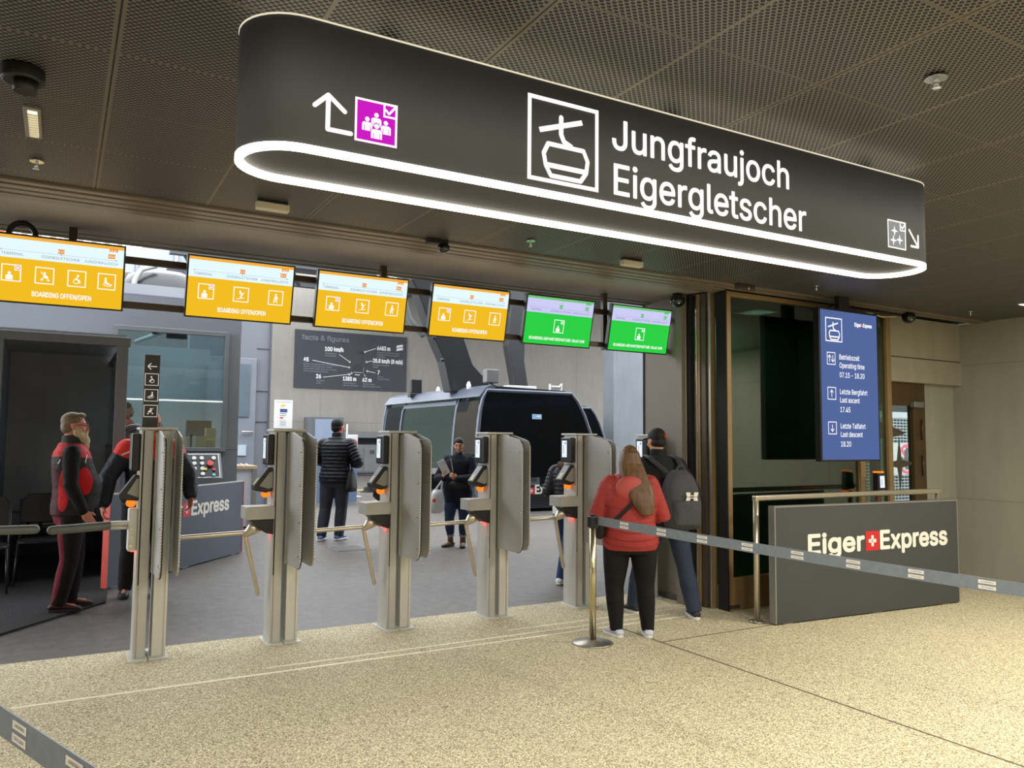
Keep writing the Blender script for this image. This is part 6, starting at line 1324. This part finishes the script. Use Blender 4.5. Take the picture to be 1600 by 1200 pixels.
# person hidden behind the third gate, with rucksack and folder
F = Fig('person in black almost hidden behind a gate, only folder and rucksack showing', (4.30, 10.75, 0), 88, 1.53, girth=.95, elb=((-.22, .06, 1.12), (.22, .08, 1.12)), wri=((-.10, .30, 1.12), (.10, .34, 1.14)), fing=((.1, .9, .3), (-.1, .9, .3)), palm=((1, 0, 0), (-1, 0, 0)), vox=.011, feet=((-.07, 0), (.07, 0)))
F.body(); F.trousers(MATS['black_leggings']); F.jacket(cloth('black_plain', (24, 25, 28)), rm=.011); F.shoes(m_chair, m_bsole); F.hair_cap(m_hairk)
p = F.at(Vector((.05, .46, 1.24))); sheet('paper_folder', 'brown envelope with a white sheet sticking out behind the third gate', Vector((p.x, p.y-.05, p.z)), .14, .34, -8, M('kraft_envelope', (168, 150, 104), .8, noise=(6, .05)), .01); sheet('paper_sheet', 'white sheet tip standing out of the brown envelope', Vector((p.x+.01, p.y-.035, p.z+.16)), .08, .14, 18, mp_)
c = F.at(Vector((0, -.20, 1.12)))
r2 = thing('rucksack', 'black rucksack whose edge shows beside the third gate', 'backpack', (c.x, c.y, c.z-.30), 88)
MB().rings([(0, 0, -.04, .13, .08), (.04, 0, -.05, .16, .12), (.30, 0, -.04, .16, .11), (.48, 0, -.01, .12, .08), (.54, 0, 0, .06, .04)], 26, p=2.8).build('bag_body', m_strap, r2, local=True); MB().rings([(.04, 0, -.14, .09, .03), (.07, 0, -.15, .12, .05), (.24, 0, -.14, .12, .05), (.27, 0, -.13, .08, .03)], 20, p=2.8).build('pocket', M('pocket_grey', (44, 46, 50), .7, noise=(20, .1)), r2, local=True)
hh = thing('sun_hat', 'flat dark grey hat hanging under the black rucksack beside the third gate', 'hat', (c.x-.29, c.y, c.z-.16), 88)
MB().lathe([(.125, 0), (.13, .006), (.075, .016), (.068, .065), (.04, .08)], (0, 0, 0), 28).build('brim', M('hat_grey', (64, 66, 66), .8, noise=(20, .1)), hh, local=True); MB().tube([(0, 0, .07), (0, .06, .16), (0, .13, .22)], .005, 6).build('cord', m_strap, hh, local=True)

# passenger half hidden behind the gate next to the post
F = Fig('passenger in dark padded jacket and white trainers, half hidden behind the last full gate', (5.07, 7.52, 0), 52, 1.53, feet=((-.10, .20), (.02, -.32)), toes=(0, 10), hip=(0, .0), lean=(0, .04), girth=1.02, elb=((-.26, -.02, 1.13), (.26, -.05, 1.12)), wri=((-.16, .22, 1.06), (.18, .18, 1.02)), fing=((.3, .9, 0), (-.3, .9, 0)), palm=((0, 0, -1), (0, 0, -1)), vox=.010, knee=(.10, .0))
F.body(); F.trousers(cloth('navy_jeans', (40, 58, 96))); F.jacket(cloth('black_padded', (34, 34, 38), .55), hem=.96, arm=.034, puff=.012, collar=.05); F.shoes(M('trainer_white', (226, 228, 226), .6, noise=(9, .04)), m_wsole); F.hair_cap(m_hairb)
mb = MB(); F.torso(mb, .84, 1.0, .022, n=6); F.add(mb, 'shirt', m_white, .010, 2); mb = MB(); mb.tube([F.neck+Vector((-.12, .06, -.04)), F.neck+Vector((-.09, -.10, -.02)), F.neck+Vector((.09, -.10, -.02)), F.neck+Vector((.12, .06, -.04))], .05, 12); F.add(mb, 'fur_collar', M('fur_brown', (104, 76, 62), .95, noise=(60, .4), bump=(80, .8)))
